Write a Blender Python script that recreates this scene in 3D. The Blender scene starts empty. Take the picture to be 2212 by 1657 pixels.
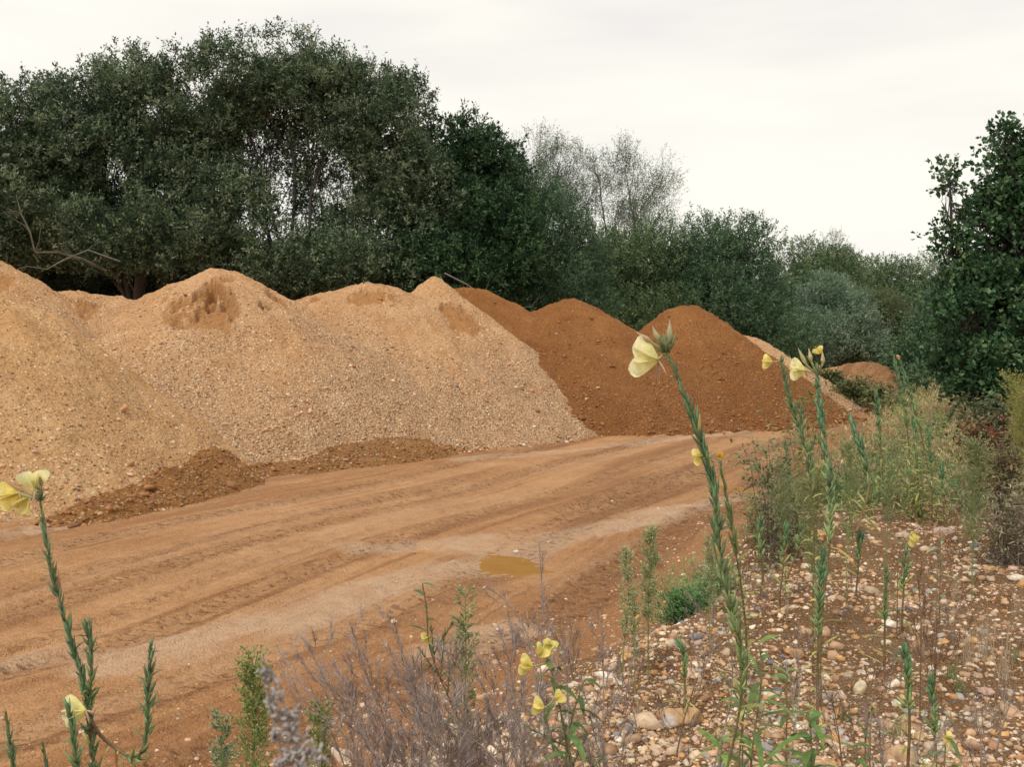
import bpy, math, random
import numpy as np
from mathutils import Vector

# ------------------------------------------------------------------ camera, world, sun, exposure
FPX, CU, CV = 2150.0, 1106.0, 828.5          # focal length and centre, in pixels of a 2212 px wide picture
PITCH = math.radians(-1.825)
CAM = np.array([0.0, 0.0, 2.6])
scene = bpy.context.scene
cam_d = bpy.data.cameras.new('camera')
cam_d.sensor_width = 36.0
cam_d.lens = 36.0 * FPX / 2212.0
cam_d.clip_start = 0.05
cam_d.clip_end = 3000
cam_d.dof.use_dof = True
cam_d.dof.focus_distance = 4.0
cam_d.dof.aperture_fstop = 16.0
cam = bpy.data.objects.new('camera', cam_d)
scene.collection.objects.link(cam)
cam.location = CAM
cam.rotation_euler = (math.radians(90) + PITCH, 0, 0)
scene.camera = cam

SUN_EL, SUN_AZ = math.radians(52), math.radians(215)
world = bpy.data.worlds.new('World')
scene.world = world
world.use_nodes = True
wn, wl = world.node_tree.nodes, world.node_tree.links
wn.clear()
w_out = wn.new('ShaderNodeOutputWorld')
w_bg = wn.new('ShaderNodeBackground')
w_sky = wn.new('ShaderNodeTexSky')
w_sky.sky_type = 'NISHITA'
w_sky.sun_disc = False
w_sky.sun_elevation = SUN_EL
w_sky.sun_rotation = SUN_AZ
w_tc = wn.new('ShaderNodeTexCoord')
w_map = wn.new('ShaderNodeMapping')
w_map.inputs['Scale'].default_value = (1.3, 1.3, 6.5)
w_map.inputs['Rotation'].default_value = (0.05, 0.06, 0.4)
w_n = wn.new('ShaderNodeTexNoise')
w_n.inputs['Scale'].default_value = 1.7
w_n.inputs['Detail'].default_value = 5
w_n.inputs['Roughness'].default_value = 0.45
w_r = wn.new('ShaderNodeValToRGB')          # overcast layer: grey veils to bright cloud
w_r.color_ramp.elements[0].position = 0.30
w_r.color_ramp.elements[0].color = (6.7, 6.45, 6.4, 1)
w_r.color_ramp.elements[1].position = 0.56
w_r.color_ramp.elements[1].color = (8.2, 7.9, 7.15, 1)
w_mx = wn.new('ShaderNodeMix')
w_mx.data_type = 'RGBA'
w_mx.inputs['Factor'].default_value = 0.97
wl.new(w_tc.outputs['Generated'], w_map.inputs['Vector'])
wl.new(w_map.outputs['Vector'], w_n.inputs['Vector'])
wl.new(w_n.outputs['Fac'], w_r.inputs['Fac'])
wl.new(w_sky.outputs['Color'], w_mx.inputs['A'])
wl.new(w_r.outputs['Color'], w_mx.inputs['B'])
wl.new(w_mx.outputs['Result'], w_bg.inputs['Color'])
w_bg.inputs['Strength'].default_value = 0.1
wl.new(w_bg.outputs[0], w_out.inputs['Surface'])

sun_d = bpy.data.lights.new('sun', 'SUN')
sun_d.energy = 1.5
sun_d.angle = math.radians(12)
sun_d.color = (1.0, 0.95, 0.87)
sun = bpy.data.objects.new('sun', sun_d)
scene.collection.objects.link(sun)
sdir = Vector((math.sin(SUN_AZ) * math.cos(SUN_EL), math.cos(SUN_AZ) * math.cos(SUN_EL), math.sin(SUN_EL)))
sun.rotation_euler = sdir.to_track_quat('Z', 'Y').to_euler()
scene.view_settings.view_transform = 'Standard'
scene.view_settings.look = 'None'
scene.view_settings.exposure = 0.36
scene.view_settings.gamma = 1.0

# ------------------------------------------------------------------ numeric helpers
rng = np.random.default_rng(7)
random.seed(7)
PI = math.pi
_cp, _sp = math.cos(PITCH), math.sin(PITCH)


def ray(u, v):
    a, b = (u - CU) / FPX, (CV - v) / FPX
    return np.array([a, _cp - b * _sp, _sp + b * _cp])


def W(u, v, D):
    """world point seen towards (u, v) at distance D along +Y"""
    d = ray(u, v)
    return CAM + d * (D / d[1])


def _hash(ix, iy, iz, seed):
    h = (ix * 374761393 + iy * 668265263 + iz * 2147483647 + seed * 974634777) & 0xFFFFFFFF
    h = ((h ^ (h >> 13)) * 1274126177) & 0xFFFFFFFF
    h = (h ^ (h >> 16)) & 0xFFFFFFFF
    return h / 4294967295.0


def vnoise(x, y, z=None, seed=0):
    x = np.asarray(x, float); y = np.asarray(y, float)
    z = np.zeros_like(x) if z is None else np.asarray(z, float)
    ix, iy, iz = np.floor(x).astype(np.int64), np.floor(y).astype(np.int64), np.floor(z).astype(np.int64)
    fx, fy, fz = x - ix, y - iy, z - iz
    sx, sy, sz = fx*fx*(3-2*fx), fy*fy*(3-2*fy), fz*fz*(3-2*fz)
    def c(a, b, d): return _hash(ix + a, iy + b, iz + d, seed)
    if np.all(fz == 0):
        r = (c(0,0,0)*(1-sx)+c(1,0,0)*sx)*(1-sy) + (c(0,1,0)*(1-sx)+c(1,1,0)*sx)*sy
        return r * 2 - 1
    r0 = (c(0,0,0)*(1-sx)+c(1,0,0)*sx)*(1-sy) + (c(0,1,0)*(1-sx)+c(1,1,0)*sx)*sy
    r1 = (c(0,0,1)*(1-sx)+c(1,0,1)*sx)*(1-sy) + (c(0,1,1)*(1-sx)+c(1,1,1)*sx)*sy
    return (r0*(1-sz) + r1*sz) * 2 - 1


def fbm(x, y, z=None, seed=0, octs=4, gain=0.5):
    s, a, f = 0.0, 1.0, 1.0
    for o in range(octs):
        s = s + a * vnoise(np.asarray(x)*f + o*17.3, np.asarray(y)*f + o*9.1, None if z is None else np.asarray(z)*f, seed + o)
        a *= gain; f *= 2.03
    return s


def sstep(a, b, x):
    t = np.clip((x - a) / (b - a), 0, 1)
    return t * t * (3 - 2 * t)


def polydist(x, y, pts):
    """distance to a polyline"""
    best = np.full(np.shape(x), 1e9)
    for (x0, y0), (x1, y1) in zip(pts[:-1], pts[1:]):
        dx, dy = x1 - x0, y1 - y0
        t = np.clip(((x - x0) * dx + (y - y0) * dy) / (dx*dx + dy*dy), 0, 1)
        best = np.minimum(best, np.hypot(x - x0 - t*dx, y - y0 - t*dy))
    return best


def G(u, v, z=0.0):
    d = ray(u, v)
    p = CAM + d * ((z - CAM[2]) / d[2])
    return (float(p[0]), float(p[1]))


# ------------------------------------------------------------------ terrain shape
TOE = np.array([(-30,-14),(-5,-6.2),(2,-4),(5,-2.7),(6.2,-1.9),(7.8,-.74),(9,.18),(11.9,1.35),(15.1,2.8),(18.6,4.6),(25,7.6),(33,11.6),(45,19),(90,50)])
CRE = np.array([(-30,-10),(-5,-4.5),(0,-1.9),(2,-1.3),(3.6,-.5),(5.4,.65),(6.1,1.1),(8.2,2.1),(10.1,3.1),(18,6.6),(25,9.6),(33,13.8),(45,21.5),(90,53)])
PALE = [
    ([G(260,1430),G(450,1385),G(620,1340),G(780,1290),G(930,1245),G(1080,1215),G(1200,1170),G(1340,1140),G(1500,1100),G(1640,1062)], .42),
    ([G(800,1195),G(960,1180),G(1060,1175)], .5),
    ([G(1010,995),G(1200,975),G(1400,955),G(1620,930)], .5),
    ([G(-140,1500),G(-20,1445),G(120,1405)], .22),
    ([G(0,1165),G(250,1120),G(420,1075)], .3),
    ([G(960,1420),G(1060,1385),G(1110,1370)], .3),
    ([G(500,1015),G(600,1010)], .3),
]
PUDDLES = [  # centre u, v, half width, half depth, rotation
    (1103, 1215, .46, .85, -.25), (1612, 1060, .36, 1.35, -.55), (915, 1187, .16, .22, -.3)]


def road_t(x, y):
    return np.interp(y, TOE[:, 0], TOE[:, 1]) - x


def terrain(x, y, fine=True):
    x = np.asarray(x, float); y = np.asarray(y, float)
    toe = np.interp(y, TOE[:, 0], TOE[:, 1]) + .12 * vnoise(y * 1.3, y * 0 + 3, seed=5)
    cre = np.interp(y, CRE[:, 0], CRE[:, 1]) + .16 * vnoise(y * .9, y * 0 + 8, seed=6)
    s = (x - toe) / (cre - toe)
    sc = np.clip(s, 0, 1)
    prof = .38 * sc ** 1.2 + .62 * sstep(.66, 1.0, sc)
    z = prof * (1.0 + .10 * vnoise(x * .35, y * .35, seed=11))
    onbank = sstep(0.0, .25, s)
    z = z + onbank * .07 * fbm(x * 1.1, y * 1.1, seed=12, octs=3)
    z = z + .12 * np.exp(-(((x - 4.0) / 2.2) ** 2 + ((y - 8.3) / 1.2) ** 2))
    z = z + sstep(14, 30, y) * sstep(1.2, 3, s) * .35
    # rough orange mound past the last heap
    z = z + 1.75 * np.exp(-(((x - 17.2) / 3.4) ** 2 + ((y - 50) / 4.5) ** 2)) * (1 + .25 * vnoise(x * .7, y * .7, seed=44))
    z = z + .8 * np.exp(-(((x - 22.5) / 4.0) ** 2 + ((y - 55) / 6.0) ** 2))
    # roadway: long ruts and ridges parallel with the bank
    t = toe - x
    inroad = sstep(-.2, .5, t)
    tt = t + .25 * vnoise(y * .12, y * 0, seed=21)
    z = z + inroad * (.016 * vnoise(tt * 3.4, y * .10, seed=22) + .011 * vnoise(tt * 8.5, y * .22, seed=23) + .05 * vnoise(x * .22, y * .22, seed=24))
    z = z + inroad * (.020 * (1 - np.abs(vnoise(tt * 6.5, y * .16, seed=28))) ** 5 + .014 * (1 - np.abs(vnoise(tt * 11, y * .3, seed=29))) ** 5)
    for c, wdt, dep in ((1.55, .16, .045), (2.2, .10, .03), (3.6, .17, .04), (4.15, .08, .03), (5.5, .16, .04), (6.1, .10, .025), (7.7, .15, .03)):
        q = (t - c - .35 * vnoise(y * .10 + c, y * 0 + c, seed=25)) / wdt
        z = z + inroad * (-dep * np.exp(-q * q) + dep * .55 * np.exp(-(np.abs(q) - 1.6) ** 2 * 3)) * (.6 + .5 * vnoise(y * .3, y * 0 + c, seed=26))
    for (u, v, ra, rb, ro) in PUDDLES:
        px, py = G(u, v)
        cx, sx = math.cos(ro), math.sin(ro)
        lx, ly = (x - px) * cx - (y - py) * sx, (x - px) * sx + (y - py) * cx
        rr_ = np.hypot(lx / ra, ly / rb) + .22 * vnoise(x * 3.1, y * 2.3, seed=27)
        w = np.exp(-(np.maximum(rr_, 0) / 1.7) ** 4)
        z = z * (1 - w) - .05 * np.exp(-np.maximum(rr_, 0) ** 3)
    if fine:
        edge = np.exp(-((t - .2) / .9) ** 2)
        z = z + inroad * (.008 * fbm(x * 7, y * 16, seed=31, octs=2) + .030 * np.maximum(0, fbm(x * 4.2, y * 6.5, seed=35, octs=4, gain=.6) - .2) * sstep(-.5, .5, fbm(t * 1.1, y * .10 + 40, seed=55, octs=2))) + edge * .03 * fbm(x * 5, y * 5, seed=32, octs=3)
        z = z + onbank * .016 * fbm(x * 7, y * 7, seed=33, octs=3)
    return z


def th(x, y):
    return float(terrain(np.array([x]), np.array([y]))[0])


def hit(u, v):
    """where the line of sight meets the ground"""
    d = ray(u, v); d = d / d[1]
    ys = np.concatenate([np.arange(1.0, 12, .02), np.arange(12, 90, .1)])
    px, pz = CAM[0] + d[0] * ys, CAM[2] + d[2] * ys
    below = pz < terrain(px, ys)
    i = int(np.argmax(below)) if below.any() else len(ys) - 1
    return float(px[i]), float(ys[i]), th(px[i], ys[i])


# ------------------------------------------------------------------ mesh and object helpers
COL = scene.collection


def np_mesh(name, verts, faces, mat=None, smooth=True, pattr=None, fattr=None, pcol=None):
    """verts (N,3); faces (M,k) all with the same corner count"""
    me = bpy.data.meshes.new(name)
    verts = np.ascontiguousarray(verts, dtype=np.float32)
    faces = np.ascontiguousarray(faces, dtype=np.int32)
    k = faces.shape[1]
    me.vertices.add(len(verts)); me.vertices.foreach_set('co', verts.ravel())
    me.loops.add(faces.size); me.loops.foreach_set('vertex_index', faces.ravel())
    me.polygons.add(len(faces))
    me.polygons.foreach_set('loop_start', np.arange(0, faces.size, k, dtype=np.int32))
    me.polygons.foreach_set('use_smooth', np.full(len(faces), smooth, dtype=bool))
    me.update(calc_edges=True)
    for n, a in (pattr or {}).items():
        me.attributes.new(n, 'FLOAT', 'POINT').data.foreach_set('value', np.asarray(a, np.float32))
    for n, a in (fattr or {}).items():
        me.attributes.new(n, 'FLOAT', 'FACE').data.foreach_set('value', np.asarray(a, np.float32))
    if pcol is not None:
        c = np.ones((len(verts), 4), np.float32); c[:, :3] = pcol
        me.attributes.new('col', 'FLOAT_COLOR', 'POINT').data.foreach_set('color', c.ravel())
    if mat: me.materials.append(mat)
    return me


def link(name, data, parent=None, loc=None):
    o = bpy.data.objects.new(name, data)
    COL.objects.link(o)
    if parent: o.parent = parent
    if loc is not None: o.location = loc
    return o


def tag(o, label=None, cat=None, group=None, kind=None):
    if label: o['label'] = label
    if cat: o['category'] = cat
    if group: o['group'] = group
    if kind: o['kind'] = kind
    return o


def thing(name, label, cat, loc, group=None):
    return tag(link(name, None, None, loc), label, cat, group)


def copy_tree(o, parent=None):
    c = o.copy(); COL.objects.link(c); c.parent = parent
    for ch in list(o.children): copy_tree(ch, c)
    return c


def nrm(v):
    v = np.asarray(v, float)
    return v / (np.linalg.norm(v) + 1e-12)


class MB:
    """collects tubes, leaves, spindles and petals of one part, with a colour per vertex"""
    def __init__(s): s.v, s.f, s.c = [], [], []
    def add(s, vs, fs, col):
        o = len(s.v); s.v += [tuple(p) for p in vs]; s.f += [tuple(i + o for i in f) for f in fs]
        if len(col) and np.ndim(col) == 1: s.c += [tuple(col)] * len(vs)
        else: s.c += [tuple(c) for c in col]
    def tube(s, path, r0, r1, col, col2=None, sides=5):
        path = [np.asarray(p, float) for p in path]; n = len(path)
        col = np.asarray(col, float); col2 = col if col2 is None else np.asarray(col2, float)
        vs, cs, fs = [], [], []
        up = np.array([.31, .17, .93])
        for i, p in enumerate(path):
            t = nrm(path[min(i+1, n-1)] - path[max(i-1, 0)])
            a = nrm(np.cross(t, up if abs(t @ up) < .95 else [1, 0, 0])); b = np.cross(t, a)
            k = i / max(1, n - 1); r = r0 + (r1 - r0) * k
            for j in range(sides):
                w = 2 * PI * j / sides
                vs.append(p + r * (math.cos(w) * a + math.sin(w) * b)); cs.append(col + (col2 - col) * k)
        for i in range(n - 1):
            for j in range(sides):
                fs.append((i*sides+j, i*sides+(j+1) % sides, (i+1)*sides+(j+1) % sides, (i+1)*sides+j))
        s.add(vs, fs, np.array(cs))
    def spindle(s, p, d, L, r, col, col2=None, sides=5, curve=0.0, prof=(.25, .8, 1, .75, .12)):
        d = nrm(d); up = nrm(np.cross(d, [.3, .9, .2])); b = np.cross(d, up)
        col = np.asarray(col, float); col2 = col if col2 is None else np.asarray(col2, float)
        vs, cs, fs = [], [], []; n = len(prof)
        for i, q in enumerate(prof):
            k = i / (n - 1)
            c = np.asarray(p, float) + d * L * k + np.array([0, 0, 1]) * curve * L * k * k
            for j in range(sides):
                w = 2 * PI * j / sides
                vs.append(c + r * q * (math.cos(w) * up + math.sin(w) * b)); cs.append(col + (col2 - col) * k)
        for i in range(n - 1):
            for j in range(sides):
                fs.append((i*sides+j, i*sides+(j+1) % sides, (i+1)*sides+(j+1) % sides, (i+1)*sides+j))
        s.add(vs, fs, np.array(cs))
    def leaf(s, p, d, L, w, col, droop=.25, segs=3, fold=.25, col2=None, shape=None):
        d = nrm(d); side = nrm(np.cross(d, [0, 0, 1]) + .25 * rng.normal(size=3)); nv = np.cross(side, d)
        col = np.asarray(col, float); col2 = col if col2 is None else np.asarray(col2, float)
        vs, cs, fs = [], [], []; p = np.asarray(p, float)
        for i in range(segs + 1):
            k = i / segs
            q = (shape(k) if shape else math.sin(PI * min(1, .08 + .92 * k)) ** .8 if k < 1 else 0.02)
            c = p + d * L * k - np.array([0, 0, 1]) * droop * L * k * k
            vs += [c - side * w * q / 2 + nv * fold * w * q / 2, c, c + side * w * q / 2 + nv * fold * w * q / 2]
            cs += [col + (col2 - col) * k] * 3
        for i in range(segs):
            a = 3 * i
            fs += [(a, a+1, a+4, a+3), (a+1, a+2, a+5, a+4)]
        s.add(vs, fs, np.array(cs))
    def build(s, name, mat, parent=None, base=None, smooth=True):
        me = bpy.data.meshes.new(name)
        b = np.zeros(3) if base is None else np.asarray(base, float)
        me.from_pydata([tuple(np.asarray(p) - b) for p in s.v], [], s.f)
        c = np.ones((len(s.v), 4), np.float32); c[:, :3] = np.clip(np.array(s.c), 0, 1)
        me.attributes.new('col', 'FLOAT_COLOR', 'POINT').data.foreach_set('color', c.ravel())
        me.polygons.foreach_set('use_smooth', np.full(len(me.polygons), smooth, dtype=bool))
        me.materials.append(mat)
        return link(name, me, parent)


# ------------------------------------------------------------------ materials
def mat_new(name):
    m = bpy.data.materials.new(name); m.use_nodes = True
    nt = m.node_tree; nt.nodes.clear()
    out = nt.nodes.new('ShaderNodeOutputMaterial')
    b = nt.nodes.new('ShaderNodeBsdfPrincipled')
    nt.links.new(b.outputs[0], out.inputs['Surface'])
    return m, nt, b, out


class NT:
    def __init__(s, nt): s.n, s.l = nt.nodes, nt.links
    def set(s, sock, v):
        if isinstance(v, bpy.types.NodeSocket): s.l.new(v, sock)
        else: sock.default_value = v
    def pos(s, scale=(1, 1, 1), rot=(0, 0, 0)):
        g = s.n.new('ShaderNodeNewGeometry'); m = s.n.new('ShaderNodeMapping')
        m.inputs['Scale'].default_value = scale; m.inputs['Rotation'].default_value = rot
        s.l.new(g.outputs['Position'], m.inputs['Vector']); return m.outputs[0]
    def noise(s, vec, scale, detail=4, rough=.55, dist=0):
        t = s.n.new('ShaderNodeTexNoise'); s.l.new(vec, t.inputs['Vector'])
        t.inputs['Scale'].default_value = scale; t.inputs['Detail'].default_value = detail
        t.inputs['Roughness'].default_value = rough; t.inputs['Distortion'].default_value = dist
        return t.outputs['Fac']
    def vor(s, vec, scale, out='Distance', rnd=1.0):
        t = s.n.new('ShaderNodeTexVoronoi'); s.l.new(vec, t.inputs['Vector'])
        t.inputs['Scale'].default_value = scale; t.inputs['Randomness'].default_value = rnd
        return t.outputs[out]
    def ramp(s, fac, stops, interp='LINEAR'):
        r = s.n.new('ShaderNodeValToRGB'); e = r.color_ramp.elements; r.color_ramp.interpolation = interp
        while len(e) < len(stops): e.new(0.5)
        for i, (p, c) in enumerate(stops):
            e[i].position = p; e[i].color = (c[0], c[1], c[2], 1) if np.ndim(c) else (c, c, c, 1)
        s.l.new(fac, r.inputs['Fac']); return r.outputs['Color']
    def mix(s, f, a, b, mode='MIX'):
        m = s.n.new('ShaderNodeMix'); m.data_type = 'RGBA'; m.blend_type = mode
        s.set(m.inputs['Factor'], f)
        for k, v in (('A', a), ('B', b)):
            s.set(m.inputs[k], v if isinstance(v, bpy.types.NodeSocket) else (v[0], v[1], v[2], 1))
        return m.outputs['Result']
    def math(s, op, a, b=0.0, clamp=False):
        m = s.n.new('ShaderNodeMath'); m.operation = op; m.use_clamp = clamp
        s.set(m.inputs[0], a); s.set(m.inputs[1], b); return m.outputs[0]
    def attr(s, name, out='Fac'):
        a = s.n.new('ShaderNodeAttribute'); a.attribute_name = name; return a.outputs[out]
    def bump(s, h, strength, dist, normal=None):
        b = s.n.new('ShaderNodeBump'); b.inputs['Strength'].default_value = strength
        b.inputs['Distance'].default_value = dist; s.l.new(h, b.inputs['Height'])
        if normal is not None: s.l.new(normal, b.inputs['Normal'])
        return b.outputs[0]
    def sep(s, c):
        x = s.n.new('ShaderNodeSeparateColor'); s.l.new(c, x.inputs[0]); return x.outputs


def mat_ground():
    m, nt, b, out = mat_new('sandy_ground'); t = NT(nt)
    P = t.pos(); P2 = t.pos((.75, 1.35, 1), (0, 0, -.12))
    bank, pale, damp, track = t.attr('bank'), t.attr('pale'), t.attr('damp'), t.attr('track')
    # roadway
    big = t.noise(P, .7, 5, .6); med = t.noise(P, 5.0, 5, .6); fin = t.noise(P, 40, 4, .6)
    road = t.ramp(big, [(.3, (.46, .228, .092)), (.5, (.555, .288, .125)), (.7, (.625, .35, .165))])
    road = t.mix(t.math('MULTIPLY', damp, .85), road, (.30, .125, .042))
    road = t.mix(t.math('MULTIPLY', t.ramp(med, [(.42, 0), (.68, 1)]), .35), road, (.33, .155, .065))
    palec = t.ramp(t.noise(P2, 3, 4), [(.35, (.57, .345, .195)), (.65, (.65, .42, .26))])
    road = t.mix(pale, road, palec)
    # churned dashes across the tracks
    dash = t.noise(t.pos((6.5, 9.5, 6), (0, 0, .06)), 1.25, 4, .68, .5)
    dashm = t.math('MULTIPLY', t.ramp(dash, [(.53, 0), (.60, 1)]), t.math('ADD', t.math('MULTIPLY', track, .80), .14))
    road = t.mix(dashm, road, (.22, .095, .034))
    # grit specks
    vg = t.vor(P, 46, 'Color'); vd = t.vor(P, 46)
    spk = t.math('MULTIPLY', t.math('GREATER_THAN', t.sep(vg)[0], .93), t.math('LESS_THAN', vd, .36))
    road = t.mix(t.math('MULTIPLY', spk, .6), road, (.62, .47, .34))
    # bank soil with small flint
    soil = t.ramp(t.noise(P, 2.2, 6, .65), [(.3, (.33, .15, .052)), (.5, (.49, .25, .10)), (.72, (.61, .365, .175))])
    v1c, v1d = t.vor(P, 62, 'Color'), t.vor(P, 62)
    grit = t.ramp(t.sep(v1c)[1], [(0, (.26, .13, .06)), (.3, (.46, .28, .15)), (.6, (.60, .43, .28)), (.85, (.70, .58, .43)), (.96, (.24, .22, .21)), (1, (.14, .13, .14))])
    soil = t.mix(t.math('MULTIPLY', t.math('LESS_THAN', v1d, .42), t.ramp(t.noise(P, 7, 3), [(.35, .15), (.6, .95)])), soil, grit)
    col = t.mix(bank, road, soil)
    t.l.new(col, b.inputs['Base Color'])
    rg = t.math('SUBTRACT', .82, t.math('MULTIPLY', pale, t.math('MULTIPLY', t.math('SUBTRACT', 1.0, bank), .44)))
    t.l.new(rg, b.inputs['Roughness'])
    b.inputs['Specular IOR Level'].default_value = .35
    h1 = t.math('MULTIPLY', fin, .5)
    h2 = t.math('MULTIPLY', t.math('MULTIPLY', dash, -1.0), t.math('ADD', t.math('MULTIPLY', track, 1.8), .35))
    h3 = t.math('MULTIPLY', t.math('SUBTRACT', .5, v1d), t.math('ADD', t.math('MULTIPLY', bank, 1.6), .12))
    h = t.math('ADD', t.math('ADD', h1, h2), t.math('ADD', h3, t.math('MULTIPLY', med, .9)))
    t.l.new(t.bump(h, 1.0, .075), b.inputs['Normal'])
    return m


def mat_pile(name, c0, c1, c2, scar, speck_lo, speck_hi, amt, bumpd=.05, grey=(.42, .31, .22)):
    m, nt, b, out = mat_new(name); t = NT(nt)
    P = t.pos()
    low, scr = t.attr('low'), t.attr('scar')
    big = t.noise(P, .8, 5, .62); med = t.noise(P, 6.5, 5, .68)
    col = t.ramp(big, [(.3, c0), (.5, c1), (.7, c2)])
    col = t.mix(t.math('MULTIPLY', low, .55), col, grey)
    col = t.mix(t.ramp(t.noise(P, 3.2, 5, .7), [(.54, 0), (.72, .45)]), col, scar)
    dark = t.ramp(t.noise(P, 13, 3, .7), [(.54, 0), (.62, 1)])
    col = t.mix(t.math('MULTIPLY', dark, .46), col, [c * .42 for c in c0])
    va, da = t.vor(P, 15, 'Color'), t.vor(P, 15)
    vb, db = t.vor(P, 27, 'Color'), t.vor(P, 27)
    dens = t.math('ADD', t.math('MULTIPLY', low, .45 * amt), t.math('MULTIPLY', t.ramp(t.noise(P, 1.1, 3), [(.4, 0), (.65, 1)]), .30 * amt))
    for (vc, vd, base) in ((va, da, .07), (vb, db, .20)):
        s = t.sep(vc)
        on = t.math('MULTIPLY', t.math('LESS_THAN', s[0], t.math('ADD', dens, base * amt)), t.math('LESS_THAN', vd, .40))
        sc = t.ramp(s[1], [(0, [c * .35 for c in speck_lo]), (.28, speck_lo), (.5, c1), (.75, speck_hi), (1, [min(1, c * 1.25) for c in speck_hi])])
        col = t.mix(t.math('MULTIPLY', on, .85), col, sc)
    col = t.mix(t.math('MULTIPLY', scr, .9), col, scar)
    t.l.new(col, b.inputs['Base Color'])
    b.inputs['Roughness'].default_value = .9
    b.inputs['Specular IOR Level'].default_value = .2
    h = t.math('ADD', t.math('MULTIPLY', t.math('SUBTRACT', .6, da), t.math('ADD', t.math('MULTIPLY', low, .9), .35)), t.math('ADD', t.math('MULTIPLY', med, 1.5), t.math('MULTIPLY', t.noise(P, 30, 3, .7), .7)))
    t.l.new(t.bump(h, .8, bumpd), b.inputs['Normal'])
    return m


def mat_attr(name, rough=.8, spec=.3, nscale=25.0, namt=.35, bd=.004, bs=.5):
    m, nt, b, out = mat_new(name); t = NT(nt)
    tc = t.n.new('ShaderNodeTexCoord')
    c = t.attr('col', 'Color'); n = t.noise(tc.outputs['Object'], nscale, 4, .6)
    c = t.mix(1.0, c, t.ramp(n, [(.3, 1 - namt), (.7, 1 + namt)]), 'MULTIPLY')
    t.l.new(c, b.inputs['Base Color'])
    b.inputs['Roughness'].default_value = rough; b.inputs['Specular IOR Level'].default_value = spec
    t.l.new(t.bump(n, bs, bd), b.inputs['Normal'])
    return m


def mat_plant(name, transl=.3, rough=.55, spec=.35, nscale=60.0):
    m, nt, b, out = mat_new(name); t = NT(nt)
    P = t.pos(); c = t.attr('col', 'Color')
    c = t.mix(1.0, c, t.ramp(t.noise(P, nscale, 3), [(.3, .75), (.7, 1.25)]), 'MULTIPLY')
    t.l.new(c, b.inputs['Base Color']); b.inputs['Roughness'].default_value = rough
    b.inputs['Specular IOR Level'].default_value = spec
    tr = t.n.new('ShaderNodeBsdfTranslucent'); t.l.new(c, tr.inputs['Color'])
    mx = t.n.new('ShaderNodeMixShader'); mx.inputs[0].default_value = transl
    t.l.new(b.outputs[0], mx.inputs[1]); t.l.new(tr.outputs[0], mx.inputs[2]); t.l.new(mx.outputs[0], out.inputs['Surface'])
    return m


def mat_foliage(name, c0, c1, c2, transl=.3, nscale=.5, rough=.5):
    m, nt, b, out = mat_new(name); t = NT(nt)
    P = t.pos(); r = t.attr('rnd')
    f = t.math('ADD', t.math('MULTIPLY', r, .55), t.math('MULTIPLY', t.noise(P, nscale, 4, .6), .6))
    c = t.ramp(f, [(.36, c0), (.56, c1), (.80, c2)])
    t.l.new(c, b.inputs['Base Color']); b.inputs['Roughness'].default_value = rough
    b.inputs['Specular IOR Level'].default_value = .22
    tr = t.n.new('ShaderNodeBsdfTranslucent'); t.l.new(c, tr.inputs['Color'])
    mx = t.n.new('ShaderNodeMixShader'); mx.inputs[0].default_value = transl
    t.l.new(b.outputs[0], mx.inputs[1]); t.l.new(tr.outputs[0], mx.inputs[2]); t.l.new(mx.outputs[0], out.inputs['Surface'])
    return m


def mat_bark(name, a, bcol):
    m, nt, b, out = mat_new(name); t = NT(nt)
    n = t.noise(t.pos((6, 6, 1.5)), 2.0, 5, .65)
    t.l.new(t.ramp(n, [(.3, a), (.7, bcol)]), b.inputs['Base Color']); b.inputs['Roughness'].default_value = .9
    t.l.new(t.bump(n, .6, .03), b.inputs['Normal'])
    return m


def mat_water():
    m, nt, b, out = mat_new('muddy_water'); t = NT(nt)
    t.l.new(t.ramp(t.noise(t.pos(), 3, 3), [(.3, (.40, .20, .055)), (.7, (.47, .25, .08))]), b.inputs['Base Color'])
    b.inputs['Roughness'].default_value = .06; b.inputs['Specular IOR Level'].default_value = .5
    t.l.new(t.bump(t.noise(t.pos(), 9, 2), .15, .01), b.inputs['Normal'])
    return m


M_GROUND = mat_ground()
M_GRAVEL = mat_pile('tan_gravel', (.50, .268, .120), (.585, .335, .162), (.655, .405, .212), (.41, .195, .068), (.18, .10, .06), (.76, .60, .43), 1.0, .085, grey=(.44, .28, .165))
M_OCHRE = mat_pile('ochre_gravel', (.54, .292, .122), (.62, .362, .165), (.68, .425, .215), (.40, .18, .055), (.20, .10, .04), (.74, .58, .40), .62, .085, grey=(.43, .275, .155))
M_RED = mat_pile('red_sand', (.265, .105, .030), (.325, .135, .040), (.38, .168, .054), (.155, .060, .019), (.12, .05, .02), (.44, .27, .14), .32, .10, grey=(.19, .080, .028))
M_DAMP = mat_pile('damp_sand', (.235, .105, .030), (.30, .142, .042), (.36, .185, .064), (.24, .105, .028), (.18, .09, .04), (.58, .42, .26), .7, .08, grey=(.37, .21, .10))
M_STONE = mat_attr('flint', .62, .4, 28, .3, .004)
M_PLANT = mat_plant('plant_green', .28)
M_DRY = mat_plant('dry_stem', .1, .85, .15, 90)
M_PETAL = mat_plant('petal', .5, .7, .15, 45)
M_BARK = mat_bark('bark', (.025, .021, .017), (.075, .066, .054))
M_BARK_MID = mat_bark('mossy_bark', (.06, .05, .035), (.15, .13, .09))
M_BARK_PALE = mat_bark('pale_bark', (.09, .08, .07), (.20, .18, .155))
M_WILLOW = mat_foliage('willow_leaves', (.028, .056, .031), (.084, .138, .070), (.31, .37, .23), .3)
M_DARK = mat_foliage('dark_leaves', (.018, .046, .023), (.040, .092, .040), (.11, .20, .085), .2)
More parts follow.
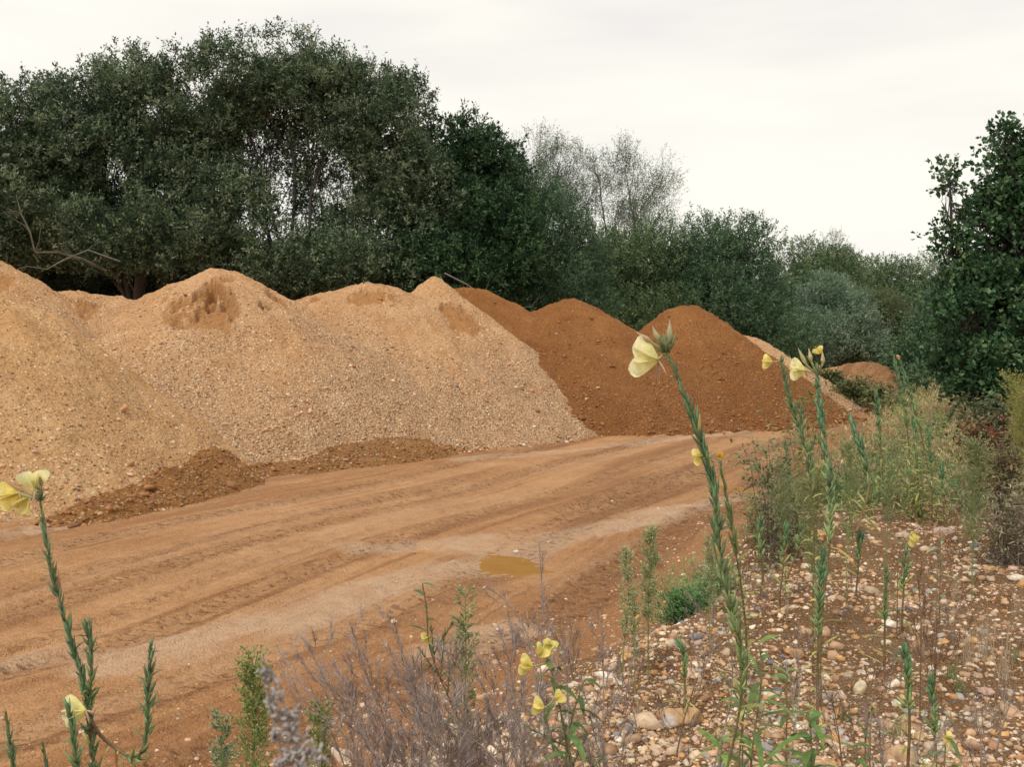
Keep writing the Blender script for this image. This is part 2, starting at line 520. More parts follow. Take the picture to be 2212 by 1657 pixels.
M_FINE = mat_foliage('fine_leaves', (.038, .085, .046), (.085, .158, .080), (.20, .30, .16), .28)
M_OLIVE = mat_foliage('olive_leaves', (.058, .108, .048), (.120, .190, .085), (.26, .34, .165), .3)
M_SILVER = mat_foliage('silver_leaves', (.10, .17, .11), (.20, .29, .19), (.40, .50, .36), .25)
M_AIRY = mat_foliage('airy_leaves', (.09, .14, .085), (.15, .21, .13), (.26, .33, .21), .4)
M_SHADE = mat_foliage('painted_shade_leaves', (.012, .022, .011), (.022, .040, .018), (.045, .07, .032), .12)  # near-black leaf colour paints in the deep shade below the crowns
M_MAPLE = mat_foliage('maple_leaves', (.022, .062, .028), (.054, .128, .054), (.18, .29, .135), .3, .9, .42)
M_WATER = mat_water()

# ------------------------------------------------------------------ ground sheet: fine in front, coarse to the horizon
def make_ground():
    th_f = np.radians(np.linspace(-32, 32, 900))
    th_s = np.radians(np.concatenate([np.linspace(-180, -33, 60)]))
    th_e = np.radians(np.concatenate([np.linspace(33, 179, 60)]))
    ang = np.concatenate([th_s, th_f, th_e])
    r = np.concatenate([[.05, .3, .6, .9, 1.2], np.exp(np.linspace(math.log(2.2), math.log(70), 1150)), [80, 95, 120, 160, 230, 350, 600, 1200]])
    A, R = np.meshgrid(ang, r)
    X, Y = R * np.sin(A), R * np.cos(A)
    Z = terrain(X.ravel(), Y.ravel()).reshape(X.shape)
    Z = np.where(R > 75, Z * np.clip((140 - R) / 65, 0, 1), Z)
    n, k = X.shape
    idx = np.arange(n * k).reshape(n, k)
    nx = np.roll(idx, -1, axis=1)
    F = np.stack([idx[:-1], idx[1:], nx[1:], nx[:-1]], -1).reshape(-1, 4)
    x, y = X.ravel(), Y.ravel()
    t = road_t(x, y)
    wob = .35 * fbm(x * 1.2, y * 1.2, seed=51, octs=3)
    crx = np.interp(y, CRE[:, 0], CRE[:, 1]); tox = np.interp(y, TOE[:, 0], TOE[:, 1])
    bank = sstep(42, 34, y) * sstep(.35, .72, (x - tox) / (crx - tox) + .35 * wob + .25 * sstep(6, 3.5, y))
    far = sstep(36, 44, y) * sstep(4, 9, x)
    pale = np.zeros_like(x)
    for pts, wd in PALE:
        d = polydist(x, y, pts)
        ww = wd * (1 + .5 * fbm(x * .9, y * .9, seed=52, octs=3))
        pale = np.maximum(pale, sstep(1.25, .55, d / np.maximum(ww, .05)))
    fine_ = fbm(t * 6 + .5 * vnoise(y * .15, y * 0, seed=60), y * .16, seed=56, octs=3)
    streak = fbm(t * 1.7 + .4 * vnoise(y * .15, y * 0, seed=60), y * .12, seed=53, octs=3)
    pale = np.clip(pale * (.75 + .4 * fbm(x * 1.7, y * 1.7, seed=57, octs=3)) + .28 * sstep(.25, 1.1, streak) + .22 * sstep(.4, 1., -fine_), 0, 1) * (1 - bank)
    pale *= sstep(70, 50, y)
    damp = np.maximum(sstep(.1, 1.0, -streak) * .8, sstep(.35, .9, fine_) * .75)
    damp = np.maximum(damp, sstep(1.4, .1, t) * .75)
    damp = np.maximum(damp, .5 * sstep(7, 9.5, t) * sstep(-.3, .5, fbm(x*.6, y*.6, seed=54)))
    track = sstep(-.1, .55, fbm(t * 1.1, y * .10 + 40, seed=55, octs=2)) * sstep(13, 6, np.abs(t))
    for c in (1.55, 3.6, 5.5, 7.7):
        track = np.maximum(track, np.exp(-((t - c) / .3) ** 2))
    me = np_mesh('ground', np.stack([x, y, Z.ravel()], 1), F, M_GROUND, True, dict(bank=bank, pale=pale, damp=damp, track=track))
    return tag(link('ground', me), kind='structure')


make_ground()

for (u, v, ra, rb, ro) in PUDDLES:
    px, py = G(u, v)
    n = 40; vs = []
    for i in range(n):
        a = 2 * PI * i / n
        k = 1.3
        lx, ly = ra * k * math.cos(a), rb * k * math.sin(a)
        vs.append((lx * math.cos(ro) + ly * math.sin(ro), -lx * math.sin(ro) + ly * math.cos(ro), 0))
    me = bpy.data.meshes.new('puddle'); me.from_pydata(vs, [], [tuple(range(n))]); me.materials.append(M_WATER)
    zz = -.028 if u != 915 else -.038
    tag(link('puddle', me, None, (px, py, zz)), kind='structure')


# ------------------------------------------------------------------ heaps
def pebble_base(sub):
    o = np.array([(1,0,0),(-1,0,0),(0,1,0),(0,-1,0),(0,0,1),(0,0,-1)], float)
    f = [(0,2,4),(2,1,4),(1,3,4),(3,0,4),(2,0,5),(1,2,5),(3,1,5),(0,3,5)]
    v = [tuple(p) for p in o]
    for _ in range(sub):
        mid, nf = {}, []
        def m(a, b):
            k = (min(a, b), max(a, b))
            if k not in mid:
                p = nrm(np.array(v[a]) + np.array(v[b])); mid[k] = len(v); v.append(tuple(p))
            return mid[k]
        for a, b, c in f:
            x, y, z = m(a, b), m(b, c), m(c, a)
            nf += [(a, x, z), (b, y, x), (c, z, y), (x, y, z)]
        f = nf
    return np.array(v), np.array(f)


PB1, PB2, PB3 = pebble_base(1), pebble_base(2), pebble_base(3)
PALETTE = np.array([(.46,.29,.17),(.55,.40,.27),(.60,.47,.33),(.70,.60,.48),(.50,.27,.11),(.36,.20,.11),(.22,.20,.20),(.14,.14,.155),(.38,.34,.31),(.58,.40,.33)])
PAL_W = np.array([.23,.20,.14,.06,.12,.14,.03,.025,.03,.025]); PAL_W /= PAL_W.sum()


def rot_rand(n, r):
    q = r.normal(size=(n, 4)); q /= np.linalg.norm(q, axis=1)[:, None]
    a, b, c, d = q.T
    return np.stack([np.stack([1-2*(c*c+d*d), 2*(b*c-a*d), 2*(b*d+a*c)], -1), np.stack([2*(b*c+a*d), 1-2*(b*b+d*d), 2*(c*d-a*b)], -1), np.stack([2*(b*d-a*c), 2*(c*d+a*b), 1-2*(b*b+c*c)], -1)], 1)


def pebbles(pos, size, r, base=PB1, palette=PALETTE, weights=PAL_W, flat=.6, tint=.12):
    """many small stones in one mesh"""
    bv, bf = base; n = len(pos)
    dims = np.stack([r.uniform(.8, 1.35, n), r.uniform(.7, 1.05, n), r.uniform(flat * .7, flat * 1.3, n)], 1) * size[:, None]
    noise = 1 + r.normal(0, .20, (n, len(bv), 1))
    v = bv[None] * noise * dims[:, None, :]
    ang = r.uniform(0, 2 * PI, n); c, s = np.cos(ang), np.sin(ang)
    tl = r.normal(0, .35, n); ct, st = np.cos(tl), np.sin(tl)
    x, y, z = v[..., 0], v[..., 1], v[..., 2]
    x, z = x * ct[:, None] + z * st[:, None], -x * st[:, None] + z * ct[:, None]
    x, y = x * c[:, None] - y * s[:, None], x * s[:, None] + y * c[:, None]
    v = np.stack([x, y, z], -1) + pos[:, None, :]
    F = (bf[None] + (np.arange(n) * len(bv))[:, None, None]).reshape(-1, 3)
    col = palette[r.choice(len(palette), n, p=weights)] * 1.08 * (1 + r.normal(0, tint, (n, 1)))
    col = np.clip(np.repeat(col, len(bv), axis=0), .01, .9)
    return v.reshape(-1, 3), F, col


def repose(x, y, P):
    """height of one heap"""
    dx, dy = (x - P['x']), (y - P['y'])
    ca, sa = math.cos(P.get('rot', 0)), math.sin(P.get('rot', 0))
    lx, ly = (dx * ca + dy * sa) / P.get('ex', 1), (-dx * sa + dy * ca) / P.get('ey', 1)
    lx, ly = lx + P.get('warp', .25) * vnoise(x * .55, y * .55, seed=P['seed']), ly + P.get('warp', .25) * vnoise(x * .55, y * .55, seed=P['seed'] + 1)
    r = np.hypot(lx, ly)
    a = P.get('a', .9)
    zz = P['h'] - math.tan(math.radians(P.get('phi', 35))) * (np.sqrt(r * r + a * a) - a)
    # slight spread of the foot
    k = .18
    zf = .5 * (zz + np.sqrt(zz * zz + k * k)) - .04
    z = np.where(zz > -1.2, zf, zz)
    z = z + P.get('rough', 1) * (.10 * fbm(x * .8, y * .8, seed=P['seed'] + 3, octs=3) + .045 * fbm(x * 3, y * 3, seed=P['seed'] + 4, octs=3) + .03 * np.abs(fbm(x * 2.2 + y, y * .9, seed=P['seed'] + 6, octs=3)) + .022 * fbm(x * 10, y * 10, seed=P['seed'] + 5, octs=2))
    th_ = np.arctan2(ly, lx)
    z = z + .055 * sstep(.6, 2.5, r) * fbm(th_ * 8 + .3 * r, r * .35, seed=P['seed'] + 18, octs=3)
    scar = np.zeros_like(z)
    for (sx, sy, sr, dep) in P.get('scars', ()):
        d = np.hypot((x - sx), (y - sy) * .8) / sr + .85 * fbm(x * 1.9 + .5 * y, y * 1.1, seed=P['seed'] + 9, octs=4, gain=.6)
        w = sstep(1.06, .74, d)
        z = z - dep * 1.5 * w * (sstep(-sr * 1.2, sr, y - sy + .2)) - .05 * w * fbm(x * 5, y * 5, seed=P['seed'] + 15, octs=2); scar = np.maximum(scar, w * .9)
    return z, scar


def heap(name, label, P, mat, stones=0, stone_size=.03, cat='heap', group='gravel and sand heaps'):
    R = P['h'] / math.tan(math.radians(P.get('phi', 35))) + P.get('a', .9) * 1.0 + .9
    nr, na = P.get('nr', 150), P.get('na', 460)
    rr = R * np.linspace(0.002, 1, nr) ** .9; an = np.linspace(0, 2 * PI, na, endpoint=False)
    A, Rr = np.meshgrid(an, rr)
    lx, ly = Rr * np.cos(A) * P.get('ex', 1), Rr * np.sin(A) * P.get('ey', 1)
    ca, sa = math.cos(P.get('rot', 0)), math.sin(P.get('rot', 0))
    X, Y = P['x'] + lx * ca - ly * sa, P['y'] + lx * sa + ly * ca
    x, y = X.ravel(), Y.ravel()
    z, scar = repose(x, y, P)
    gz = terrain(x, y, False)
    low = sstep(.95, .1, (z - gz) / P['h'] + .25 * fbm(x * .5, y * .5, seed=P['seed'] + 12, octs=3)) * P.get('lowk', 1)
    z = z - .35 * sstep(R - 1.3, R - .1, Rr.ravel())
    z = np.maximum(z, -.5) ; 
    idx = np.arange(nr * na).reshape(nr, na); nx = np.roll(idx, -1, 1)
    F = np.stack([idx[:-1], idx[1:], nx[1:], nx[:-1]], -1).reshape(-1, 4)[:, ::-1]
    base = np.array([P['x'], P['y'], 0.0])
    root = thing(name, label, cat, base, group)
    me = np_mesh('slope', np.stack([x, y, z], 1) - base, F, mat, True, dict(low=low, scar=scar))
    link('slope', me, root)
    if stones:
        r = np.random.default_rng(P['seed'] + 100)
        n = stones * 2
        aa = r.uniform(0, 2 * PI, n); q = np.sqrt(r.uniform(.02, 1, n)) * (R - .5)
        sx = P['x'] + q * np.cos(aa) * P.get('ex', 1); sy = P['y'] + q * np.sin(aa) * P.get('ey', 1)
        keep = (sy < P['y'] + 1.5)
        sx, sy = sx[keep], sy[keep]
        sz, _ = repose(sx, sy, P); gz = terrain(sx, sy, False)
        dens = .12 + .88 * sstep(.62, .0, (sz) / P['h'] + .35 * fbm(sx * .9, sy * .9, seed=P['seed'] + 14, octs=3)) ** 1.3
        keep = (r.uniform(size=len(sx)) < dens) & (sz > gz - .02)
        sx, sy, sz = sx[keep], sy[keep], sz[keep]
        size = stone_size * np.exp(r.normal(0, .42, len(sx)))
        pal = P.get('pal', WARM); pw = P.get('palw', WARM_W)
        v, f, c = pebbles(np.stack([sx, sy, sz], 1) - base, size, r, PB1, pal, pw)
        me = np_mesh('loose_stones', v, f, M_STONE, True, pcol=c)
        tag(link('loose_stones', me, root), kind='stuff')
    return root


WARM = np.array([(.46,.25,.12),(.55,.34,.19),(.62,.43,.27),(.34,.17,.08),(.68,.55,.40),(.22,.14,.10),(.25,.23,.22)]); WARM_W = np.array([.30,.26,.14,.14,.06,.07,.03])
BROWNS = np.array([(.30,.13,.045),(.20,.08,.026),(.26,.11,.035),(.40,.24,.13),(.52,.40,.28)]); BROWNS_W = np.array([.42,.30,.255,.02,.005])
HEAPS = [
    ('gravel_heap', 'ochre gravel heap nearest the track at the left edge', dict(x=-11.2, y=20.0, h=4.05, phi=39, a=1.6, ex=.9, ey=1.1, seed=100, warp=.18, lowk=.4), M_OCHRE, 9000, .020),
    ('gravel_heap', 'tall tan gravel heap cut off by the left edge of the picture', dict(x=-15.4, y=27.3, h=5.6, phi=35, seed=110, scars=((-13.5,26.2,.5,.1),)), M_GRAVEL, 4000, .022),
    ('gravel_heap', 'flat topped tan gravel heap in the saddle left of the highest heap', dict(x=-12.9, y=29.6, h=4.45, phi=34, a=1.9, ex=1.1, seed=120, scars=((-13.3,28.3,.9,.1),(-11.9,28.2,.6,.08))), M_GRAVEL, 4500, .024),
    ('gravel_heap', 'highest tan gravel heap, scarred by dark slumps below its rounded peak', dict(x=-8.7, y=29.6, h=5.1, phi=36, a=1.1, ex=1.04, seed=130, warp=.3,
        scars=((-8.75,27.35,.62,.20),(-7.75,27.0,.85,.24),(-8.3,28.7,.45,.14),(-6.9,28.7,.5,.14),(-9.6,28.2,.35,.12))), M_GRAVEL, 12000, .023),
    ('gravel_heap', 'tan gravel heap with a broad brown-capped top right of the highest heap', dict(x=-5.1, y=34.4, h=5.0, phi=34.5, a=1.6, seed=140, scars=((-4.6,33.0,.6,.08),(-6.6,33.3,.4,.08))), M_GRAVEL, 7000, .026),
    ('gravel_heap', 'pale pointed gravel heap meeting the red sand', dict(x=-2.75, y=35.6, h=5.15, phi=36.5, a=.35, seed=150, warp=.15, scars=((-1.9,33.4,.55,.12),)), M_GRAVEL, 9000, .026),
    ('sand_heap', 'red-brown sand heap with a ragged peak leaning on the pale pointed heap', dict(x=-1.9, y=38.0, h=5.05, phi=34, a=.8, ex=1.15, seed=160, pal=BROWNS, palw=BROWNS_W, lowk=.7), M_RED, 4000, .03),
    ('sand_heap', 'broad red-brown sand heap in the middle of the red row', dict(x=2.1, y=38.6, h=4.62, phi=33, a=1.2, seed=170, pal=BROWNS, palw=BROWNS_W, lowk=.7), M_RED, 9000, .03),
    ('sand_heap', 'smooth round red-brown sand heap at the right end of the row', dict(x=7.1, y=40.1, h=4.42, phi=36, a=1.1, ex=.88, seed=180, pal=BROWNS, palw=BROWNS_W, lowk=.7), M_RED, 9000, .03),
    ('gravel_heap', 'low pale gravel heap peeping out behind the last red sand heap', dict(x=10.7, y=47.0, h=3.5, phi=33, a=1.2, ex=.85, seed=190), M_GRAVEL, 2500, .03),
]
for nm, lb, P, mt, ns, ss in HEAPS:
    heap(nm, lb, P, mt, ns, ss)


def berm(label, pts, w, h, seed):
    """a ridge of damp sand pushed up by the loader along the foot of the heaps"""
    pts = np.array(pts); seg = np.hypot(*np.diff(pts, axis=0).T); s = np.concatenate([[0], np.cumsum(seg)])
    n = int(s[-1] / .05); m = 60
    ss = np.linspace(0, s[-1], n)
    cx, cy = np.interp(ss, s, pts[:, 0]), np.interp(ss, s, pts[:, 1])
    tx, ty = np.gradient(cx), np.gradient(cy); l = np.hypot(tx, ty); tx, ty = tx / l, ty / l
    q = np.linspace(-1, 1, m)
    hh = np.interp(ss, s, h); wv = np.interp(ss, s, w)
    X = cx[:, None] - ty[:, None] * q[None] * wv[:, None]
    Y = cy[:, None] + tx[:, None] * q[None] * wv[:, None]
    x, y = X.ravel(), Y.ravel()
    prof = (1 - np.abs(q[None]) ** 1.5) * hh[:, None]
    Z = terrain(x, y, False).reshape(X.shape) - .05 + prof * (1 + .35 * fbm(x * 1.3, y * 1.3, seed=seed, octs=3).reshape(X.shape)) + .05 * (1 - np.abs(q[None])) * fbm(x * 6, y * 6, seed=seed + 3, octs=3).reshape(X.shape)
    idx = np.arange(n * m).reshape(n, m)
    F = np.stack([idx[:-1, :-1], idx[1:, :-1], idx[1:, 1:], idx[:-1, 1:]], -1).reshape(-1, 4)
    F = F[:, ::-1]
    low = np.clip(.5 + .5 * fbm(x * .8, y * .8, seed=seed + 5, octs=2), 0, 1)
    b = np.array([pts[0][0], pts[0][1], 0])
    root = thing('sand_berm', label, 'sand bank', b)
    link('slope', np_mesh('slope', np.stack([x, y, Z.ravel()], 1) - b, F, M_DAMP, True, dict(low=low * .6, scar=np.zeros(n * m))), root)
    r = np.random.default_rng(seed)
    k = r.choice(n * m, min(n * m, 1700), replace=False)
    v, f, c = pebbles(np.stack([x[k], y[k], Z.ravel()[k]], 1) - b, .022 * np.exp(r.normal(0, .5, len(k))), r, PB1, BROWNS, np.array([.42, .32, .2, .045, .015]))
    tag(link('clods', np_mesh('clods', v, f, M_STONE, True, pcol=c), root), kind='stuff')


berm('dark orange damp sand ridge along the foot of the ochre heap', [G(90,1146), G(180,1128), G(300,1098), G(420,1064), G(480,1046), G(525,1030)], [.3, .6, .8, 1.0, .9, .4], [.06, .24, .42, .66, .74, .2], 300)
berm('dark damp crumbly sand ridge along the foot of the highest heap', [G(505,1032), G(640,1018), G(700,1008), G(800,996), G(900,984), G(1020,968)], [.4, .6, .8, 1.1, 1.1, .4], [.20, .28, .36, .46, .40, .06], 310)


# ------------------------------------------------------------------ trees
def leaf_mesh(p, d, L, Wd, r):
    """one folded rhombus per leaf"""
    n = len(p)
    d = d / (np.linalg.norm(d, axis=1)[:, None] + 1e-9)
    q = r.normal(size=(n, 3)); s = np.cross(d, q); s /= np.linalg.norm(s, axis=1)[:, None] + 1e-9
    nn = np.cross(s, d)
    L = L[:, None]; Wd = Wd[:, None]
    a = p; c = p + d * L
    m = p + d * L * .45
    lft = m + s * Wd * .5 + nn * Wd * .18; rgt = m - s * Wd * .5 + nn * Wd * .18
    v = np.stack([a, lft, c, rgt], 1).reshape(-1, 3)
    F = np.arange(4 * n).reshape(n, 4)
    return v, F


def limb(mb, p0, p1, r0, r1, wig, r, n=7, sides=6, col=(1, 1, 1)):
    p0, p1 = np.asarray(p0, float), np.asarray(p1, float)
    L = np.linalg.norm(p1 - p0); pts = []
    off = np.zeros(3)
    for i in range(n):
        k = i / (n - 1)
        if 0 < i < n - 1: off = off + r.normal(0, wig * L / n, 3)
        pts.append(p0 + (p1 - p0) * k + off * math.sin(PI * k) ** .5 + np.array([0, 0, .06 * L * math.sin(PI * k)]))
    mb.tube(pts, r0, r1, col, sides=sides)
    return pts


def tree(name, label, base, lobes, n_twig, per, leafL, leafW, mat, seed, bark=None, stems=2, trunk_r=.22, droop=.1, upw=.5,
         thr=-.25, cl_scale=.55, twig=.55, cat='tree', group=None, shell=.5, tw_frac=.05, trunk_top=None, spread=.6):
    r = np.random.default_rng(seed)
    bark = bark or M_BARK
    bx, by = base[0], base[1]; bz = th(bx, by) - .1
    B = np.array([bx, by, bz])
    root = thing(name, label, cat, B, group)
    lob = np.array(lobes, float)
    # limbs
    mb = MB(); C = lob[:, :3]
    ends = []
    starts = [B + np.array([r.normal(0, .35), r.normal(0, .35), 0]) for _ in range(stems)]
    for i, c in enumerate(C):
        s = starts[i % stems]
        fork = s + (c - s) * .35 * np.array([.4, .4, 1]) + r.normal(0, .2, 3)
        limb(mb, s, fork, trunk_r, trunk_r * .7, .12, r, 5, 7)
        pts = limb(mb, fork, c, trunk_r * .7, trunk_r * .3, .25, r, 8, 6)
        for k in range(9):
            dr = nrm(r.normal(size=3) * [1, 1, .7] + [0, 0, .55]); e = c + dr * lob[i, 3:6] * r.uniform(.55, .95)
            st = pts[int(r.integers(3, 8))]
            q = limb(mb, st, e, trunk_r * .22, trunk_r * .06, .3, r, 6, 4)
            ends.append(q)
            for _ in range(3):
                e2 = q[3] + nrm(r.normal(size=3) + [0, 0, .6]) * np.mean(lob[i, 3:6]) * r.uniform(.25, .5)
                ends.append(limb(mb, q[int(r.integers(2, 5))], e2, trunk_r * .09, trunk_r * .03, .3, r, 5, 3))
    mb.build('trunk', bark, root, B)
    # foliage
    wts = (lob[:, 3] * lob[:, 4] * lob[:, 5]) ** .8; wts /= wts.sum()
    li = r.choice(len(lob), int(n_twig * 2.4), p=wts)
    u = r.normal(size=(len(li), 3)); u /= np.linalg.norm(u, axis=1)[:, None]
    rad = r.uniform(0, 1, len(li)) ** shell
    rad *= 1 + .16 * vnoise(u[:, 0] * 3 + li * 7, u[:, 1] * 3, u[:, 2] * 3 + .01, seed=seed)
    rad *= 1 + .22 * np.maximum(0, vnoise(u[:, 0] * 8 + li * 3, u[:, 1] * 8, u[:, 2] * 8 + .01, seed=seed + 21))
    pos = C[li] + u * rad[:, None] * lob[li, 3:6]
    nz = fbm(pos[:, 0] * cl_scale * 1.7, pos[:, 1] * cl_scale * 1.7, pos[:, 2] * cl_scale * 1.7 + .01, seed=seed + 2, octs=3)
    keep = (nz > thr + r.normal(0, .18, len(nz))) & (pos[:, 2] > bz + .15)
    pos, u = pos[keep][:n_twig], u[keep][:n_twig]
    n = len(pos)
    d = u * spread + np.array([0, 0, upw]) + r.normal(0, .35, (n, 3)); d /= np.linalg.norm(d, axis=1)[:, None]
    tl = twig * r.uniform(.5, 1.3, n)
    k = r.uniform(0, 1, (n, per))
    lp = pos[:, None, :] + d[:, None, :] * (k * tl[:, None])[..., None] + r.normal(0, .045 * twig / .55, (n, per, 3))
    lp[..., 2] -= droop * (k * tl[:, None]) ** 2
    ld = d[:, None, :] * .55 + r.normal(0, .62, (n, per, 3))
    lp, ld = lp.reshape(-1, 3), ld.reshape(-1, 3)
    sz = r.uniform(.6, 1.25, len(lp))
    v, F = leaf_mesh(lp, ld, leafL * sz, leafW * sz, r)
    tr = np.repeat(np.clip(r.normal(.47, .24, n), 0, 1), per)
    rn = np.clip(tr + r.normal(0, .16, len(lp)), 0, 1)
    me = np_mesh('crown', v - B, F, mat, False, fattr=dict(rnd=rn))
    link('crown', me, root)
    if tw_frac > 0:
        m = int(n * tw_frac)
        a = pos[:m] - d[:m] * tl[:m, None] * .9; b2 = pos[:m] + d[:m] * tl[:m, None]
        s = np.cross(d[:m], r.normal(size=(m, 3))); s /= np.linalg.norm(s, axis=1)[:, None]
        w = .008 if leafL > .08 else .006
        tv = np.stack([a - s * w * 1.6, a + s * w * 1.6, b2 + s * w * .5, b2 - s * w * .5], 1).reshape(-1, 3)
        link('twigs', np_mesh('twigs', tv - B, np.arange(4 * m).reshape(m, 4), bark, False), root)
    return root


def L(u, v, D, ru, rv, rd=None):
    """a crown lobe centred towards (u, v) at distance D, half sizes given as they look"""
    p = W(u, v, D); k = D / FPX
    return (p[0], p[1], p[2], ru * k, (rd if rd is not None else ru * k * .9), rv * k)


GT = 'trees behind the heaps'
tree('willow_tree', 'leafy willow cut off by the left edge, pale bent limb at its foot', (-21.5, 44), [L(-40,330,44,150,150), L(60,300,43,130,120), L(20,470,43,170,110), L(120,400,44,110,120), L(-60,560,44,130,90)], 9500, 11, .18, .070, M_WILLOW, 501, group=GT, thr=-.08)
tree('willow_tree', 'wide willow with a rising leafy dome behind the flat topped heap', (-16.5, 45), [L(190,262,45,120,120), L(300,215,45,120,105), L(400,222,45,120,112), L(250,380,44,150,120), L(390,380,45,120,110), L(300,510,43,170,90), L(180,500,44,110,100)], 13000, 11, .17, .066, M_WILLOW, 502, group=GT, thr=.06, upw=.8)
tree('willow_tree', 'tallest willow, sky glinting through its open middle', (-9.5, 45), [L(520,185,45,115,105), L(640,180,45,120,100), L(740,212,45,110,100), L(500,310,45,95,95), L(590,300,46,100,70), L(480,470,44,130,110), L(620,560,44,150,70)], 10500, 11, .17, .064, M_WILLOW, 503, group=GT, thr=-.10, trunk_r=.14, stems=3)
tree('willow_tree', 'willow with black forked stems showing against the sky, right flank of the tallest', (-6.6, 45), [L(800,260,45,105,110), L(870,240,46,70,80), L(850,370,45,100,100), L(790,470,45,90,80), L(900,450,45,90,110), L(760,580,44,140,70), L(690,420,46,60,90)], 9800, 11, .17, .064, M_WILLOW, 504, group=GT, thr=-.10, trunk_r=.14, stems=3)
tree('bushy_tree', 'dark round-headed tree behind the pale pointed heap', (-2.5, 47), [L(985,350,47,75,105), L(1060,390,48,80,110), L(960,480,46,90,110), L(1080,520,47,100,110), L(1000,600,46,100,70), L(930,570,45,100,80)], 8800, 11, .19, .080, M_DARK, 505, group=GT, thr=-.25)
tree('bushy_tree', 'fine-leaved grey green tree sloping down behind the broad red heap', (2.0, 50), [L(1130,450,50,80,90), L(1190,500,50,90,90), L(1150,590,49,120,90), L(1250,580,51,70,110), L(1230,660,50,100,60), L(1110,660,49,110,50)], 10000, 11, .13, .048, M_FINE, 506, group=GT, thr=-.45, shell=.4)
tree('bushy_tree', 'light green bush between the broad and the round red heaps', (6.2, 55), [L(1340,590,55,85,100), L(1410,560,56,70,80), L(1330,690,54,100,60), L(1420,680,55,90,70), L(1300,560,56,50,60)], 6500, 11, .155, .06, M_OLIVE, 507, group=GT, thr=-.3)
tree('bushy_tree', 'mid green bushy tree behind the round red heap', (10.5, 57), [L(1520,555,57,90,85), L(1600,550,58,80,85), L(1540,660,56,120,90), L(1640,650,57,70,100), L(1660,730,56,110,70), L(1470,600,57,60,90)], 9000, 11, .155, .06, M_FINE, 508, group=GT, thr=-.28)
tree('slender_tree', 'thin airy tree with a bare slender stem against the white sky', (7.0, 66), [L(1350,360,66,50,60), L(1350,430,66,70,60), L(1420,400,67,55,70), L(1290,400,66,55,60), L(1380,480,66,80,50), L(1260,350,68,35,50)], 2500, 9, .13, .04, M_AIRY, 509, group=GT, thr=-.2, trunk_r=.09, stems=1, tw_frac=.2, twig=.8, bark=M_BARK_PALE, upw=.9)
tree('slender_tree', 'sparse feathery tree top rising behind the dark round-headed tree', (3.0, 66), [L(1160,330,66,50,50), L(1210,360,66,40,60), L(1180,420,66,60,60), L(1240,440,66,40,60)], 2000, 9, .13, .04, M_AIRY, 510, group=GT, thr=-.2, trunk_r=.09, stems=1, tw_frac=.2, twig=.8, bark=M_BARK_PALE, upw=.9)
tree('bushy_tree', 'broad olive green tree in the hedge line past the round heap', (19.5, 76), [L(1730,590,76,70,75), L(1790,590,77,75,65), L(1720,680,74,80,90), L(1840,630,78,60,60), L(1800,700,76,110,90)], 8500, 11, .18, .068, M_OLIVE, 511, group=GT, thr=-.45)
tree('slender_tree', 'wispy bare-tipped tree poking above the olive green hedge', (25.5, 82), [L(1800,530,82,26,34), L(1820,560,82,36,30)], 420, 7, .12, .035, M_AIRY, 512, group=GT, trunk_r=.09, stems=1, tw_frac=1.0, bark=M_BARK_PALE, upw=.9)
tree('silver_willow', 'silvery white-leaved willow with swept shoots in front of the hedge', (17.0, 60), [L(1780,650,60,50,55), L(1830,680,60,55,60), L(1770,730,59,70,60), L(1850,750,60,60,60)], 3800, 12, .22, .045, M_SILVER, 513, cat='tree', group=GT, thr=-.5, upw=1.1, droop=.5, twig=.8)
tree('bushy_tree', 'yellowish grey rounded bush right of the silvery willow', (21.5, 62), [L(1900,690,62,60,60), L(1940,740,62,60,70), L(1890,780,61,80,40)], 5000, 11, .15, .055, mat_foliage('yellow_leaves', (.075, .105, .045), (.13, .165, .075), (.22, .25, .13), .28), 514, group=GT, thr=-.5)
tree('bushy_tree', 'dull green far tree where the hedge dips towards the maple', (29.0, 82), [L(1900,610,82,70,55), L(1960,620,82,60,60), L(2020,620,83,60,70), L(1940,700,80,90,80), L(2040,700,80,70,90)], 8000, 11, .18, .068, M_OLIVE, 515, group=GT, thr=-.45)
tree('bushy_tree', 'green undergrowth tree filling the gap left of the maple', (19.5, 47), [L(2020,690,47,60,60), L(2000,770,46,70,50), L(2070,740,46,80,90), L(2050,820,44,90,40), L(1960,800,50,60,30)], 5600, 11, .15, .065, M_FINE, 516, group=GT, thr=-.35)
# the maple on the right, nearer
tree('maple_tree', 'dark green maple with big leaves at the right edge', (10.7, 20.5), [L(2170,340,20,26,70), L(2215,330,20,34,60), L(2150,440,20,38,50), L(2240,440,20,70,80), L(2300,420,20,110,150), L(2110,500,20,52,36), L(2070,535,20,40,26), L(2050,490,20,20,40), L(2052,395,20,16,26), L(2200,530,20,80,60), L(2130,620,20,80,50), L(2220,640,20,100,70), L(2075,690,19.5,60,50), L(2160,740,19.5,90,80), L(2100,800,19.5,80,50), L(2230,780,20,120,100), L(2320,650,20,120,130), L(2190,860,19,80,40), L(2260,880,19,90,50)],
     8200, 10, .115, .082, M_MAPLE, 517, group=None, thr=-.08, tw_frac=.4, trunk_r=.07, stems=2, twig=.42, cl_scale=1.2, cat='tree', shell=.45)
